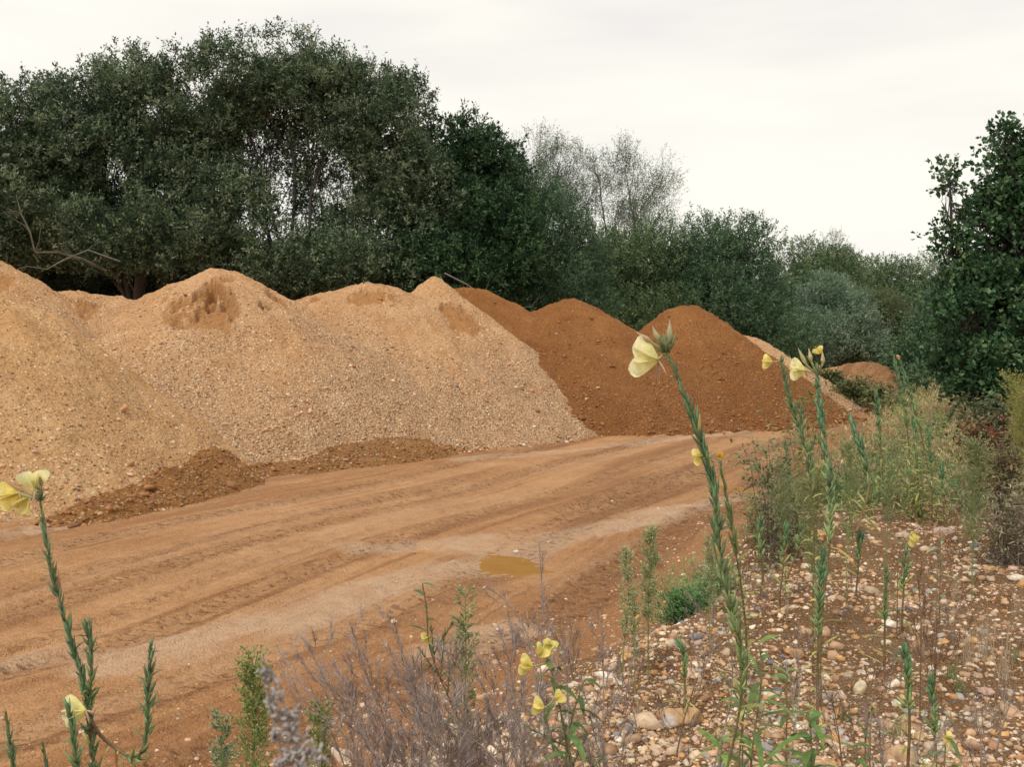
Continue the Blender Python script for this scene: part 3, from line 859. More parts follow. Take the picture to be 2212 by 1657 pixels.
# second rank of trees and undergrowth that closes the view below the crowns
k = 0
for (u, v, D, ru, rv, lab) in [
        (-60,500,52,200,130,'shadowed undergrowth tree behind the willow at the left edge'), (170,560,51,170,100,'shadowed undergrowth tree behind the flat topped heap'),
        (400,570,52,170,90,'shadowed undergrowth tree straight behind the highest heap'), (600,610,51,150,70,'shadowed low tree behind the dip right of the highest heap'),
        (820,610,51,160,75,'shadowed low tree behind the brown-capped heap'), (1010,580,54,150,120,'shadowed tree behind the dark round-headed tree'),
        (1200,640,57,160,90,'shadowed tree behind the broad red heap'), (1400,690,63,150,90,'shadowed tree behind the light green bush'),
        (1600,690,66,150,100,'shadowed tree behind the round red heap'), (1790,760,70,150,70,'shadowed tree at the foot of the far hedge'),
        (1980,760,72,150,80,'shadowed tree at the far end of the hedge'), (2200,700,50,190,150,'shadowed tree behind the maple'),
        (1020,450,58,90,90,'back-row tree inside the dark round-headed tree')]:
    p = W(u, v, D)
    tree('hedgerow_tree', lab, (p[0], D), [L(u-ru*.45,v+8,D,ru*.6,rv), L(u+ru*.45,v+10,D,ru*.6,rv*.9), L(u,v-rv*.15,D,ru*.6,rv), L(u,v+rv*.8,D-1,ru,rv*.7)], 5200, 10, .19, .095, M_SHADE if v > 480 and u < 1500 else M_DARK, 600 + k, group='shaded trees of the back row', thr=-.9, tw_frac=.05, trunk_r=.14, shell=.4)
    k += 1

# bare pale limbs sticking out of the shade
def bare_branch(label, pts, r0, seed, twigs=5, mat=None):
    r = np.random.default_rng(seed); P3 = [W(*p) for p in pts]; B = P3[0]
    root = thing('bare_branch', label, 'branch', B)
    mb = MB(); mb.tube(P3, r0, r0 * .3, (1, 1, 1), sides=6); mb.build('limb', mat or M_BARK_PALE, root, B)
    mb = MB()
    for _ in range(twigs):
        i = int(r.integers(1, len(P3))); a = P3[i]
        e = a + nrm(r.normal(size=3) * [1, .5, .7] + [0, -.2, .5]) * r.uniform(.6, 1.6)
        limb(mb, a, e, r0 * .35, r0 * .1, .4, r, 5, 4)
    mb.build('twig', mat or M_BARK_PALE, root, B)


bare_branch('thick pale crooked limb low in the shade at the left', [(230,585,41), (180,560,40.5), (125,545,40), (75,545,40), (65,500,40), (45,460,40), (35,420,40.5)], .07, 71, 9, M_BARK_MID)
bare_branch('thin whitish dead branch reaching over the left dip between heaps', [(260,565,38), (190,540,37.5), (140,560,37), (100,582,36.5), (60,575,36), (5,590,36)], .035, 72, 4)
bare_branch('thin dead branch slanting down to the red heap with the ragged peak', [(960,590,40), (1010,615,40), (1050,645,40), (1100,668,40), (1150,662,40)], .04, 73, 5)


# ------------------------------------------------------------------ stones
r = np.random.default_rng(21)
n = 170000
rr = np.exp(r.uniform(math.log(1.8), math.log(24), n)); aa = np.radians(r.uniform(-30, 33, n))
sx, sy = rr * np.sin(aa), rr * np.cos(aa)
t = road_t(sx, sy)
crx = np.interp(sy, CRE[:, 0], CRE[:, 1]); tox = np.interp(sy, TOE[:, 0], TOE[:, 1])
dens = (.22 * sstep(.5, -.3, t) + .78 * sstep(.3, .75, (sx - tox) / (crx - tox) + .12 * fbm(sx * 1.5, sy * 1.5, seed=81, octs=2) + .25 * sstep(6, 3.5, sy))) * (.35 + .65 * sstep(-.5, .4, fbm(sx * 2, sy * 2, seed=82, octs=2))) + .035 * sstep(3.5, 0, t)
keep = r.uniform(size=n) < dens
sx, sy, rr = sx[keep], sy[keep], rr[keep]
size = .0060 * np.exp(r.normal(0, .62, len(sx))) * (1 + rr * .035)
sz = terrain(sx, sy)
v, f, c = pebbles(np.stack([sx, sy, sz + size * .02], 1), size, r, PB1)
tag(link('gravel', np_mesh('gravel', v, f, M_STONE, True, pcol=c)), kind='stuff')
# individual flints
cols = [('tan', (.50,.33,.20)), ('cream', (.60,.47,.33)), ('white', (.70,.62,.52)), ('ochre', (.56,.33,.14)), ('brown', (.34,.19,.10)), ('slate grey', (.17,.17,.185)), ('grey', (.36,.33,.30)), ('pinkish', (.55,.38,.31))]
cw = np.array([.30,.20,.08,.12,.14,.05,.07,.04])


def stone(label, x, y, size, col, seed, dims=(1, .8, .6), rot=0, base=PB2, group=None, col2=None, tilt=0, sharp=.14):
    q = np.random.default_rng(seed); bv, bf = base
    no = 1 + sharp * vnoise(bv[:, 0] * 1.6 + seed, bv[:, 1] * 1.6, bv[:, 2] * 1.6 + .01, seed=seed) + sharp * .5 * vnoise(bv[:, 0] * 4 + seed, bv[:, 1] * 4, bv[:, 2] * 4 + .01, seed=seed + 1)
    # knapped flats
    vv = bv.copy()
    for _ in range(4):
        dn = nrm(q.normal(size=3)); h = q.uniform(.62, .9); dd = vv @ dn
        vv = vv - np.maximum(dd - h, 0)[:, None] * dn
    vv = vv * no[:, None] * np.array(dims) * size
    ct, st = math.cos(tilt), math.sin(tilt)
    vv = np.stack([vv[:, 0], vv[:, 1] * ct - vv[:, 2] * st, vv[:, 1] * st + vv[:, 2] * ct], 1)
    c, s = math.cos(rot), math.sin(rot)
    vv = np.stack([vv[:, 0] * c - vv[:, 1] * s, vv[:, 0] * s + vv[:, 1] * c, vv[:, 2]], 1)
    cc = np.repeat(np.array(col)[None], len(vv), 0)
    if col2 is not None:
        m = sstep(-.1, .3, vnoise(bv[:, 0] * 1.3, bv[:, 1] * 1.3, bv[:, 2] * 1.3 + .01, seed=seed + 7))[:, None]
        cc = cc * (1 - m) + np.array(col2)[None] * m
    me = np_mesh('flint_stone', vv, bf, M_STONE, True, pcol=cc)
    o = link('flint_stone', me, None, (x, y, th(x, y) + size * dims[2] * .12))
    return tag(o, label, 'stone', group)


HERO = [
    (1470,1560,.15,(.56,.51,.47),(.48,.30,.15),(1.1,.8,.75),0,'large angular grey and rust flint, biggest stone at the bottom of the bank'),
    (1858,1500,.062,(.70,.60,.42),(.62,.45,.22),(.85,.6,1.3),.3,'upright cream flint with a yellow stain in the dark hollow'),
    (1428,1500,.045,(.58,.42,.28),None,(1,.8,.9),0,'rounded tan cobble striped like a nut, above the large grey and rust flint'),
    (1355,1422,.050,(.62,.38,.13),None,(1.2,.8,.6),.2,'bright ochre flint on the lip of the bank'),
    (1348,1478,.050,(.66,.60,.55),None,(1.3,.7,.5),.5,'long whitish flint just below the bright ochre one'),
    (1800,1512,.062,(.30,.28,.30),(.42,.30,.22),(1.7,.7,.6),-.5,'long dark grey flint lying slantwise left of the upright cream flint'),
    (1727,1575,.042,(.80,.76,.72),None,(1.1,.8,.7),.6,'brilliant white flint below the long dark grey one'),
    (1915,1392,.045,(.68,.57,.42),None,(1.1,.9,.7),.2,'pale cream broken flint in the middle of the bank'),
    (2033,1152,.13,(.46,.32,.26),None,(1.2,.8,.55),.1,'large smooth pinkish cobble on the bank crest beside the grey rosette'),
    (2105,1182,.055,(.17,.18,.21),None,(.9,.7,.9),.1,'upright slate grey flint right of the pinkish cobble'),
    (1950,1160,.085,(.52,.38,.29),None,(1.2,.8,.5),.4,'flat pinkish tan flint left of the pinkish cobble'),
    (2195,1252,.075,(.68,.58,.44),None,(1.3,.9,.6),.2,'big cream flint near the right edge'),
    (2140,1232,.060,(.56,.36,.16),None,(1.4,.8,.6),.2,'long ochre flint left of the big cream one'),
    (1975,1280,.038,(.20,.21,.25),None,(1.1,.9,.8),0,'round slate blue pebble beside a broken tan flint'),
    (1950,1272,.050,(.55,.36,.20),None,(1.1,.9,.7),.4,'broken tan flint beside the round slate blue pebble'),
    (1770,1588,.055,(.33,.31,.30),None,(1.3,.9,.6),0,'grey brown cobble at the bottom of the bank among green leaves'),
    (1650,1620,.055,(.38,.36,.35),None,(1.2,.9,.7),.3,'speckled grey cobble beside a leaning dry stalk'),
    (2130,1500,.055,(.48,.30,.24),None,(1.1,.9,.7),0,'reddish round cobble behind the thin tan grass stalks'),
    (1936,1522,.040,(.66,.56,.48),None,(1,.8,.8),0,'pale pebble right of the upright cream flint'),
    (1962,1542,.038,(.26,.27,.26),None,(1.2,.8,.7),0,'greenish grey oval pebble right of the upright cream flint'),
]
hero_xy = []
for i, (u, v, s, c1, c2, dm, ro, lb) in enumerate(HERO):
    x, y, z = hit(u, v); hero_xy.append((x, y, s))
    stone(lb, x, y, s * .62, c1, 900 + i, dm, ro, PB3, None, c2, sharp=.22)
q = np.random.default_rng(31)
cnt = 0; tries = 0
while cnt < 270 and tries < 4000:
    tries += 1
    u, v = q.uniform(1150, 2240), q.uniform(1130, 1680) 
    if v < 1180 + (1700 - u) * .55: continue
    x, y, z = hit(u, v)
    if road_t(x, y) > -.3 or y < 2.5 or y > 13: continue
    if any(math.hypot(x - a, y - b) < s for a, b, s in hero_xy): continue
    k = int(q.choice(len(cols), p=cw)); s = q.uniform(.011, .023) * (1 + max(0, y - 4) * .08)
    hero_xy.append((x, y, s))
    sizew = 'small ' if s < .016 else ''
    stone('%s%s flint pebble lying among the gravel of the bank' % (sizew, cols[k][0]), x, y, s, np.array(cols[k][1]) * q.uniform(.85, 1.12), 2000 + tries, (q.uniform(1, 1.4), q.uniform(.75, 1), q.uniform(.5, .8)), q.uniform(0, 6), PB2, 'flint pebbles scattered on the bank', None, 0, .2)
    cnt += 1


# ------------------------------------------------------------------ plants
GRN, DGRN, YGRN = (.17,.26,.11), (.13,.205,.105), (.34,.38,.15)
REDST, TANST, GREYST = (.28,.16,.09), (.34,.25,.14), (.235,.19,.165)
YEL, YELP = (.94,.84,.36), (.96,.92,.60)


def path_smooth(pts, step=.012):
    pts = np.array(pts, float); s = np.concatenate([[0], np.cumsum(np.linalg.norm(np.diff(pts, axis=0), axis=1))])
    n = max(6, int(s[-1] / step)); q = np.linspace(0, s[-1], n)
    o = np.stack([np.interp(q, s, pts[:, i]) for i in range(3)], 1)
    kk = max(1, n // (len(pts) * 3))
    for _ in range(3):
        p = np.pad(o, ((kk, kk), (0, 0)), 'edge'); o2 = np.mean([p[i:i + n] for i in range(0, 2 * kk + 1)], axis=0)
        o2[0], o2[-1] = o[0], o[-1]; o = o2
    return o


def ground_end(p, slope=(0, 0)):
    """root point below p"""
    x, y = p[0] + slope[0], p[1] + slope[1]
    return np.array([x, y, th(x, y) - .01])


def spire(mst, mlf, path, r0, r1, cap, step, top=DGRN, bot=YGRN, dead=.12, leafy=.55, rg=None, stc=None, fat=.16, open0=.38, longl=1.7):
    """upright spike clothed in narrow pods above and thin leaves lower down; path runs from tip to root"""
    rg = rg or np.random.default_rng(1)
    P = path_smooth(path); n = len(P)
    s = np.concatenate([[0], np.cumsum(np.linalg.norm(np.diff(P, axis=0), axis=1))]); Lt = s[-1]
    mst.tube(P[::max(1, n // 40)], r1, r0, stc if stc is not None else (.17,.20,.08), REDST if stc is None else stc, 5)
    a = 0.0; q = .004
    while q < Lt * (1 - dead):
        k = q / Lt
        c = np.array([np.interp(q, s, P[:, i]) for i in range(3)])
        c2 = np.array([np.interp(max(0, q - .01), s, P[:, i]) for i in range(3)]); c3 = np.array([np.interp(q + .01, s, P[:, i]) for i in range(3)])
        t = nrm(c2 - c3 + 1e-6)
        u = nrm(np.cross(t, [.3, 1, .1])); w = np.cross(t, u)
        rad = math.cos(a) * u + math.sin(a) * w
        col = np.array(top) + (np.array(bot) - np.array(top)) * min(1, max(0, k / max(.15, leafy) - .35))
        col = col * rg.uniform(.65, 1.4)
        if rg.random() < .06: col = np.array([(.42,.34,.14), (.34,.20,.11)][int(rg.integers(2))])
        op = open0 * (.7 + .8 * min(1, k * 1.6)) * rg.uniform(.45, 1.75)
        d = t * math.cos(op) + rad * math.sin(op)
        L0 = cap * rg.uniform(.5, 1.35) * min(1, .45 + k * 6)
        if k < leafy:
            mlf.spindle(c, d, L0, L0 * fat * .58, col * .85, col * 1.7, 4, prof=(.5, 1, .7, .1), curve=.15)
            if rg.random() < .35:
                mlf.leaf(c, nrm(t * .6 + rad), L0 * 1.25, L0 * .17, col * 1.05, droop=.3, segs=2)
        else:
            if rg.random() < .7 * (1 - (k - leafy) * .7):
                mlf.leaf(c, nrm(t * rg.uniform(.1, .8) + rad), L0 * longl * rg.uniform(.6, 1.3), L0 * .26, col * rg.uniform(.8, 1.3), droop=rg.uniform(.1, .7), segs=3, col2=col * (1.5, 1.15, .7))
        a += 2.4 + rg.normal(0, .2); q += step * rg.uniform(.7, 1.3) * (1 if k < leafy else 1.8)


def flower(root, base, p, d, size, rg, open_=1.0, col=YELP, tube_from=None, sepals=True):
    """evening primrose bloom: four broad notched petals in a cup on a long tube, sepals bent back"""
    p, d = np.asarray(p, float), nrm(d)
    u = nrm(np.cross(d, [.2, .9, .4])); w = np.cross(d, u)
    mp = MB(); col = np.array(col)
    for k in range(4):
        a = k * PI / 2 + .5 + rg.normal(0, .12)
        rad = math.cos(a) * u + math.sin(a) * w; tan = -math.sin(a) * u + math.cos(a) * w
        vs, cs, fs = [], [], []; N, M = 7, 7
        op = open_ * rg.uniform(.85, 1.15)
        for i in range(N):
            q = i / (N - 1)
            for j in range(M):
                h = (j / (M - 1)) * 2 - 1
                wd = size * .60 * math.sin(PI * (.07 + .55 * q)) * (1 + .25 * q) * (1.05 if q < .9 else .95)
                ln = q * (1 - .20 * math.exp(-(h * 3) ** 2) * max(0, (q - .5) * 2))
                outw = size * op * (.16 * ln + .24 * ln * ln) * (1 - .45 * h * h * ln)
                ruf = .05 * size * math.sin(h * 7 + k) * q
                cr = size * .10 * q * float(vnoise(np.array([q * 3 + k * 5.1]), np.array([h * 2.4 + size * 90]), seed=k)[0])
                pt = p + d * (size * ln * (1 - .16 * h * h) + cr * .5) + rad * (outw + ruf + cr) + tan * wd * h
                vs.append(pt); cs.append(col * np.array([1.0 - .10 * (1 - q), 1.0 - .12 * (1 - q), 1.0 - .35 * (1 - q)]) * (1 + .07 * math.sin(h * 14)))
        for i in range(N - 1):
            for j in range(M - 1):
                b = i * M + j; fs.append((b, b + 1, b + M + 1, b + M))
        mp.add(vs, fs, np.array(cs))
    for k in range(5):   # stamens
        a = k * 1.25; mp.tube([p, p + d * size * .55 + (math.cos(a) * u + math.sin(a) * w) * size * .12], size * .015, size * .012, (.75,.70,.2), sides=3)
    fl = mp.build('flower', M_PETAL, root, base)
    mc = MB()
    if tube_from is not None:
        t0 = np.asarray(tube_from, float); mid = (t0 + p) / 2 - np.array([0, 0, .12]) * np.linalg.norm(p - t0)
        mc.tube(path_smooth([t0, mid, p], .01), size * .045, size * .06, (.45,.46,.20), (.55,.52,.25), 6)
        mc.spindle(t0 - nrm(p - t0) * .004, nrm(p - t0), size * .35, size * .075, (.14,.20,.07), (.3,.33,.14), 6)
    if sepals:
        for k in range(4):
            a = k * PI / 2 + .3
            rad = math.cos(a) * u + math.sin(a) * w
            mc.leaf(p, nrm(rad * .8 - d * .8 + np.array([0, 0, -.9])), size * .62, size * .09, (.56,.42,.28), droop=.2, segs=3, col2=(.50,.26,.20))
    if mc.v: mc.build('calyx', M_PLANT, fl, None if False else base)
    return fl


def bud(root, base, p0, p1, tip, r, rg, col=(.40,.36,.18), col2=(.46,.25,.17)):
    """a slim tube from p0 to p1 that ends in a pointed bud reaching tip"""
    m = MB(); p0, p1, tip = map(lambda a: np.asarray(a, float), (p0, p1, tip))
    mid = (p0 + p1) / 2 + np.array([0, 0, -.10]) * np.linalg.norm(p1 - p0)
    m.tube(path_smooth([p0, mid, p1], .008), r * .45, r * .5, (.30,.33,.12), (.45,.44,.20), 5)
    m.spindle(p1, tip - p1, np.linalg.norm(tip - p1), r, col, col2, 6, prof=(.55, 1, .9, .6, .3, .12))
    m.build('bud', M_PLANT, root, base)


def bud_head(root, base, p, d, size, rg, n=26):
    m = MB(); d = nrm(d)
    for i in range(n):
        dd = nrm(d + rg.normal(0, .42, 3)); L0 = size * rg.uniform(.4, 1.0)
        m.spindle(p + rg.normal(0, size * .10, 3), dd, L0, L0 * .12, np.array((.13,.19,.08)) * rg.uniform(.8, 1.3), (.34,.36,.18), 5, prof=(.5, 1, .9, .5, .12))
    m.build('bud_head', M_PLANT, root, base)


def primrose(label, stems, root_xy=None, cap=.03, step=.006, r0=.005, seed=0, group='evening primroses on the bank', leafy=.55, dead=.1, top=DGRN, bot=YGRN, ground=True, **kw):
    """stems: list of pixel/distance paths, tip first"""
    rg = np.random.default_rng(seed)
    paths = []
    for st in stems:
        p = [W(*q) for q in st]
        paths.append(p)
    if ground:
        e = paths[0][-1]
        g = ground_end(e) if root_xy is None else np.array([root_xy[0], root_xy[1], th(*root_xy) - .01])
        if e[2] > g[2] + .02:
            paths[0].append((e + g) / 2 + rg.normal(0, .01, 3)); paths[0].append(g)
        base = g
    else: base = paths[0][-1]
    root = thing('evening_primrose', label, 'wild flower', base, group)
    ms, ml = MB(), MB()
    for p in paths: spire(ms, ml, p, r0, r0 * .45, cap, step, top, bot, dead, leafy, rg, **kw)
    ms.build('stem', M_PLANT, root, base); ml.build('leaves', M_PLANT, root, base)
    return root, base, paths, rg


# tall primrose in the middle
H = 2.02
root, base, paths, rg = primrose('tallest evening primrose, leaning left, one big pale yellow bloom before the red heaps',
    [[(1446,772,H),(1456,800,H),(1476,846,H),(1502,915,H),(1521,975,H),(1538,1030,H),(1549,1085,H),(1546,1140,H),(1553,1200,H),(1566,1270,H*1.0),(1590,1345,H),(1606,1440,H),(1595,1560,H),(1560,1700,H)]],
    cap=.031, step=.0034, r0=.0042, seed=41, leafy=.42, dead=.52, group=None, fat=.20, top=(.125,.20,.10))
p0 = W(1443,757,H)
flower(root, base, W(1420,776,H), W(1350,765,H) - W(1420,776,H), .056, rg, 1.0, YELP, p0)
bud(root, base, p0, W(1405,738,H), W(1374,717,H), .0062, rg, (.52,.42,.24), (.60,.40,.28))
bud(root, base, p0, W(1422,735,H), W(1409,704,H), .0062, rg, (.46,.46,.24), (.56,.42,.28))
bud(root, base, p0, W(1446,735,H), W(1447,690,H), .0066, rg, (.46,.48,.26), (.54,.42,.28))
bud_head(root, base, W(1438,758,H), W(1433,715,H) - W(1438,758,H), .040, rg, 30)
mf = MB()   # faded drooping sepals
for a in range(4): mf.leaf(W(1424,778,H), nrm(np.array([-.35 + a * .12, 0, -1])), .036, .0035, (.62,.48,.34), segs=3, col2=(.5,.3,.22))
mf.build('withered_calyx', M_PLANT, root, base)
fx = W(1538,996,H)
flower(root, base, W(1520,985,H), W(1498,990,H) - W(1525,985,H), .024, rg, .7, YEL, fx, False)
# paler companion just right of it
root, base, paths, rg = primrose('yellow green evening primrose stem close against the right of the tallest one',
    [[(1556,1000,2.12),(1563,1050,2.12),(1576,1100,2.12),(1585,1150,2.12),(1590,1200,2.12),(1600,1260,2.12),(1612,1340,2.12),(1615,1450,2.12),(1600,1600,2.12),(1590,1700,2.12)]],
    cap=.028, step=.0042, r0=.0038, seed=42, leafy=.14, dead=.62, group=None, top=(.16,.24,.09), bot=(.34,.36,.13), longl=1.1)
flower(root, base, W(1555,990,2.12), np.array([.1, -.2, .6]), .014, rg, .5, (.80,.55,.12), W(1556,1003,2.12), False)

# left primrose
H = 1.95
root, base, paths, rg = primrose('evening primrose at the left edge with a cluster of yellow blooms on top',
    [[(86,1078,H),(92,1120,H),(104,1190,H),(116,1250,H),(133,1320,H),(152,1380,H),(170,1430,H),(184,1490,H),(196,1570,H),(205,1700,H)],
     [(188,1345,H),(196,1400,H),(199,1450,H),(192,1520,H),(200,1600,H)],
     [(325,1392,H*.99),(323,1450,H*.99),(318,1520,H*.99),(322,1580,H*.99),(300,1650,H*.98),(255,1622,H),(212,1590,H),(198,1560,H)],
     [(148,1528,H*.97),(158,1580,H*.97),(166,1660,H*.97),(190,1760,H*.97)]],
    cap=.029, step=.0042, r0=.0042, seed=43, leafy=.75, dead=.08, group=None, bot=(.26,.34,.13), fat=.22)
c0 = W(86,1075,H)
flower(root, base, W(75,1058,H), W(72,1012,H) - W(78,1060,H), .040, rg, .75, YELP, c0)
flower(root, base, W(62,1075,H), W(28,1098,H) - W(62,1070,H), .033, rg, .6, YEL, c0)
flower(root, base, W(40,1066,H), W(-10,1075,H) - W(40,1062,H), .040, rg, .35, YEL, c0)
bud(root, base, c0, W(52,1062,H), W(10,1040,H), .0036, rg, (.46,.36,.2), (.5,.25,.16))
bud(root, base, c0, W(90,1050,H), W(84,1022,H), .0036, rg)
bud_head(root, base, W(86,1078,H), np.array([-.1, 0, 1]), .026, rg, 18)
flower(root, base, W(184,1535,H*.98), W(140,1538,H*.98) - W(184,1535,H*.98), .042, rg, .35, YELP, W(196,1560,H*.98))
primrose('short evening primrose spike rising from the bottom left corner', [[(12,1538,1.9),(20,1590,1.9),(32,1680,1.9),(40,1760,1.9)]], cap=.026, step=.0036, seed=44, leafy=.8, group=None)
primrose('shortest evening primrose spike, just peeping over the bottom frame at the left', [[(92,1605,1.95),(102,1650,1.95),(112,1720,1.95)]], cap=.026, step=.0036, seed=45, leafy=.8, group=None)

# right pair before the mound
H = 4.6
root, base, paths, rg = primrose('stout evening primrose with upright buds and a pale drooping bloom, right of the red heaps',
    [[(1766,812,H),(1768,850,H),(1773,905,H),(1780,960,H),(1792,1030,H),(1796,1100,H),(1792,1180,H),(1782,1260,H),(1776,1330,H)],
     [(1838,905,H+.3),(1850,945,H+.3),(1868,990,H+.3),(1880,1050,H+.3),(1850,1150,H)]],
    cap=.05, step=.006, r0=.007, seed=46, leafy=.5, dead=.06, group=None, top=(.13,.24,.13), fat=.26, longl=2.0)
c0 = W(1765,806,H)
flower(root, base, W(1738,800,H), W(1690,795,H) - W(1738,800,H), .072, rg, .3, YELP, c0)
for (a, b, c, d) in ((1740,785,1724,752), (1752,780,1747,752), (1778,785,1776,758)):
    bud(root, base, c0, W(a, b, H), W(c, d, H), .0105, rg, (.50,.48,.26), (.62,.52,.30))
flower(root, base, W(1772,764,H), np.array([-.5, 0, .8]), .036, rg, .6, YEL, None, False)
bud_head(root, base, c0, np.array([0, 0, 1]), .06, rg, 22)
H = 4.9
root, base, paths, rg = primrose('evening primrose with a small closed yellow bloom, just left of the stout one',
    [[(1688,772,H),(1692,800,H),(1702,850,H),(1718,900,H),(1735,950,H),(1748,1000,H),(1752,1060,H),(1760,1150,H)], [(1727,872,H+.2),(1731,920,H+.2),(1742,980,H+.2),(1752,1050,H+.1)]],
    cap=.045, step=.007, r0=.006, seed=47, leafy=.4, dead=.04, group=None, fat=.2)
flower(root, base, W(1668,782,H), W(1640,780,H) - W(1668,782,H), .050, rg, .35, YEL, W(1690,776,H))

SP = [ # tip u, v, root u, v, D, cap, label
    (1892,832,1908,1060,6.6,'tall even evening primrose spike left of the forked pair near the maple',1),
    (1928,762,1968,1010,7.2,'evening primrose spike with a bare tip, left one of the forked pair near the maple',1),
    (1944,778,2018,1080,6.9,'evening primrose spike carrying an orange withered bloom at its very tip',2),
    (1972,900,1992,1110,6.4,'medium evening primrose spike under the one with the orange tip',0),
    (2004,920,2014,1130,6.1,'dark thick evening primrose spike right of the medium one',0),
    (1752,950,1752,1110,5.8,'evening primrose spike half hidden at the left foot of the stout one',0),
    (1698,1130,1684,1290,4.6,'dark green evening primrose with two short spikes standing on the open gravel',3),
    (1858,1148,1848,1290,4.6,'single dark crisp evening primrose spike on the open gravel',0),
    (1960,1186,1948,1345,4.3,'thin evening primrose spike on the gravel right of the single dark crisp one',0),
    (1782,1160,1768,1340,4.2,'evening primrose spike with a withered orange bloom low on the gravel',2),
    (1826,1010,1842,1160,6.5,'short pale evening primrose spike right behind the stout one',0),
    (1700,960,1716,1120,6.0,'small evening primrose spike beside the brambly shrub',0),
    (2012,1462,2018,1540,3.5,'tiny two-pronged evening primrose sprout beside the upright cream flint',0),
    (1955,1395,1962,1470,3.7,'tiny dark evening primrose sprout below the pale cream broken flint',0),
    (1468,1390,1478,1440,4.6,'tiny green evening primrose tuft near the lip of the bank',0),
    (2035,1000,2040,1150,6.2,'leaning evening primrose spike nearest the pale round bush at the right',0),
    (1915,1225,1912,1300,5.0,'small evening primrose seedling right of the single dark crisp spike',0),
    (1640,1120,1650,1240,6.4,'evening primrose seedling on the road side edge of the bank crest',0),
]
for i, (tu, tv, ru, rv, D, lb, kind) in enumerate(SP):
    rg = np.random.default_rng(200 + i)
    if rv < 1250 and tv < 1120 or i in (6, 7, 8): D = min(D * 1.35, hit(ru, rv)[1])
    mid = ((tu + ru) / 2 + rg.normal(0, 4), (tv + rv) / 2, D)
    stems = [[(tu, tv, D), mid, (ru, rv, D)]]
    if kind == 3: stems.append([(tu + 34, tv - 6, D), (tu + 26, tv + 60, D), (ru + 12, rv - 30, D)])
    root, base, paths, rg = primrose(lb, stems, cap=.056 if D > 5.5 else .044, step=.0095 if D > 5.5 else .0065, r0=.007, seed=220 + i, leafy=.5, dead=.05, fat=.26, top=(.12,.22,.105), bot=(.32,.38,.14), longl=2.4)
    if kind == 2:
        q = (tu, tv - 8, D)
        flower(root, base, W(*q), np.array([-.6, -.2, -.2]), .032, rg, .3, (.80,.58,.34), W(tu, tv + 8, D), False)


# leafy primrose with blooms at the bottom, and others with broad leaves
def leafy_plant(label, stem, n, Lf, wf, seed, col=(.11,.20,.065), flowers=(), name='evening_primrose', cat='wild flower', fcol=YEL, stcol=(.30,.26,.14), st_r=.004, spikes=0):
    rg = np.random.default_rng(seed)
    P = [W(*q) for q in stem]; g = ground_end(P[-1])
    if P[-1][2] > g[2]: P.append(g)
    base = g; root = thing(name, label, cat, base)
    ms, ml = MB(), MB(); S = path_smooth(P); ms.tube(S[::max(1, len(S)//25)], st_r * .6, st_r, stcol, REDST, 5)
    for i in range(n):
        k = i / n; j = min(len(S) - 2, int(k * len(S) * .92)); a = i * 2.4
        d = nrm(np.array([math.cos(a), math.sin(a), .55 + rg.normal(0, .3)]))
        c = np.array(col) * rg.uniform(.7, 1.4)
        ml.leaf(S[j], d, 1.15 * Lf * rg.uniform(.5, 1.2) * (.5 + .7 * min(1, 2.5 * k + .2)), 1.35 * wf * rg.uniform(.7, 1.2), c, droop=rg.uniform(.2, .8), segs=5, col2=c * (1.25, 1.1, .8))
    for _ in range(spikes):
        j = int(rg.integers(len(S) // 5, len(S) * 2 // 3)); d = nrm(np.array([rg.normal(0, .7), rg.normal(0, .4), 1]))
        q = [S[j] + d * .16, S[j] + d * .08, S[j]]
        spire(ms, ml, q, st_r * .6, st_r * .3, .02, .006, DGRN, GRN, 0, .9, rg)
    ms.build('stem', M_PLANT, root, base); ml.build('leaves', M_PLANT, root, base)
    for (u, v, D, du, dv, s, o) in flowers:
        p = W(u, v, D); j = int(np.argmin(np.linalg.norm(S - p, axis=1)))
        flower(root, base, p, W(u + du, v + dv, D) - p, s, rg, o, fcol, S[j])
    return root


leafy_plant('evening primrose with five crumpled yellow blooms among dry weeds at the bottom', [(1170,1395,2.9),(1190,1440,2.9),(1205,1500,2.9),(1215,1560,2.9),(1235,1640,2.9),(1240,1720,2.9)], 26, .13, .017, 61,
            flowers=((1165,1420,2.9,20,-30,.040,.8),(1150,1440,2.9,-22,-5,.042,.9),(1185,1405,2.9,10,-30,.034,.4),(1175,1530,2.8,-20,-5,.036,.7),(1200,1515,2.8,15,-14,.032,.6)), spikes=3)
leafy_plant('leafless branching primrose with small dark leaf tufts standing before the wet track', [(912,1262,3.2),(925,1320,3.2),(920,1380,3.2),(940,1440,3.2),(975,1520,3.2),(1010,1620,3.1)], 22, .07, .012, 62, col=(.08,.16,.06), flowers=((930,1375,3.2,-8,4,.03,.7),), spikes=7, stcol=REDST)
leafy_plant('bushy evening primrose with long bright leaves in the lower middle of the bank', [(1640,1390,2.7),(1650,1450,2.7),(1640,1520,2.7),(1625,1600,2.7),(1620,1700,2.7)], 48, .15, .013, 63, col=(.12,.20,.07))
leafy_plant('evening primrose with wide strap leaves hanging at the bottom frame right of the lower middle', [(1745,1540,2.6),(1760,1600,2.6),(1750,1680,2.6)], 42, .14, .02, 64, col=(.12,.22,.065))
leafy_plant('evening primrose with a red pointed bud, low beside the bloom cluster', [(1262,1470,3.0),(1240,1530,3.0),(1225,1600,3.0),(1222,1690,3.0)], 22, .10, .014, 65, col=(.09,.17,.06), spikes=3)
leafy_plant('green sprawling primrose under the hero stem at the mid bank', [(1560,1280,3.9),(1580,1340,3.9),(1600,1420,3.9),(1605,1480,3.9)], 26, .12, .014, 66, col=(.12,.21,.07), spikes=2)
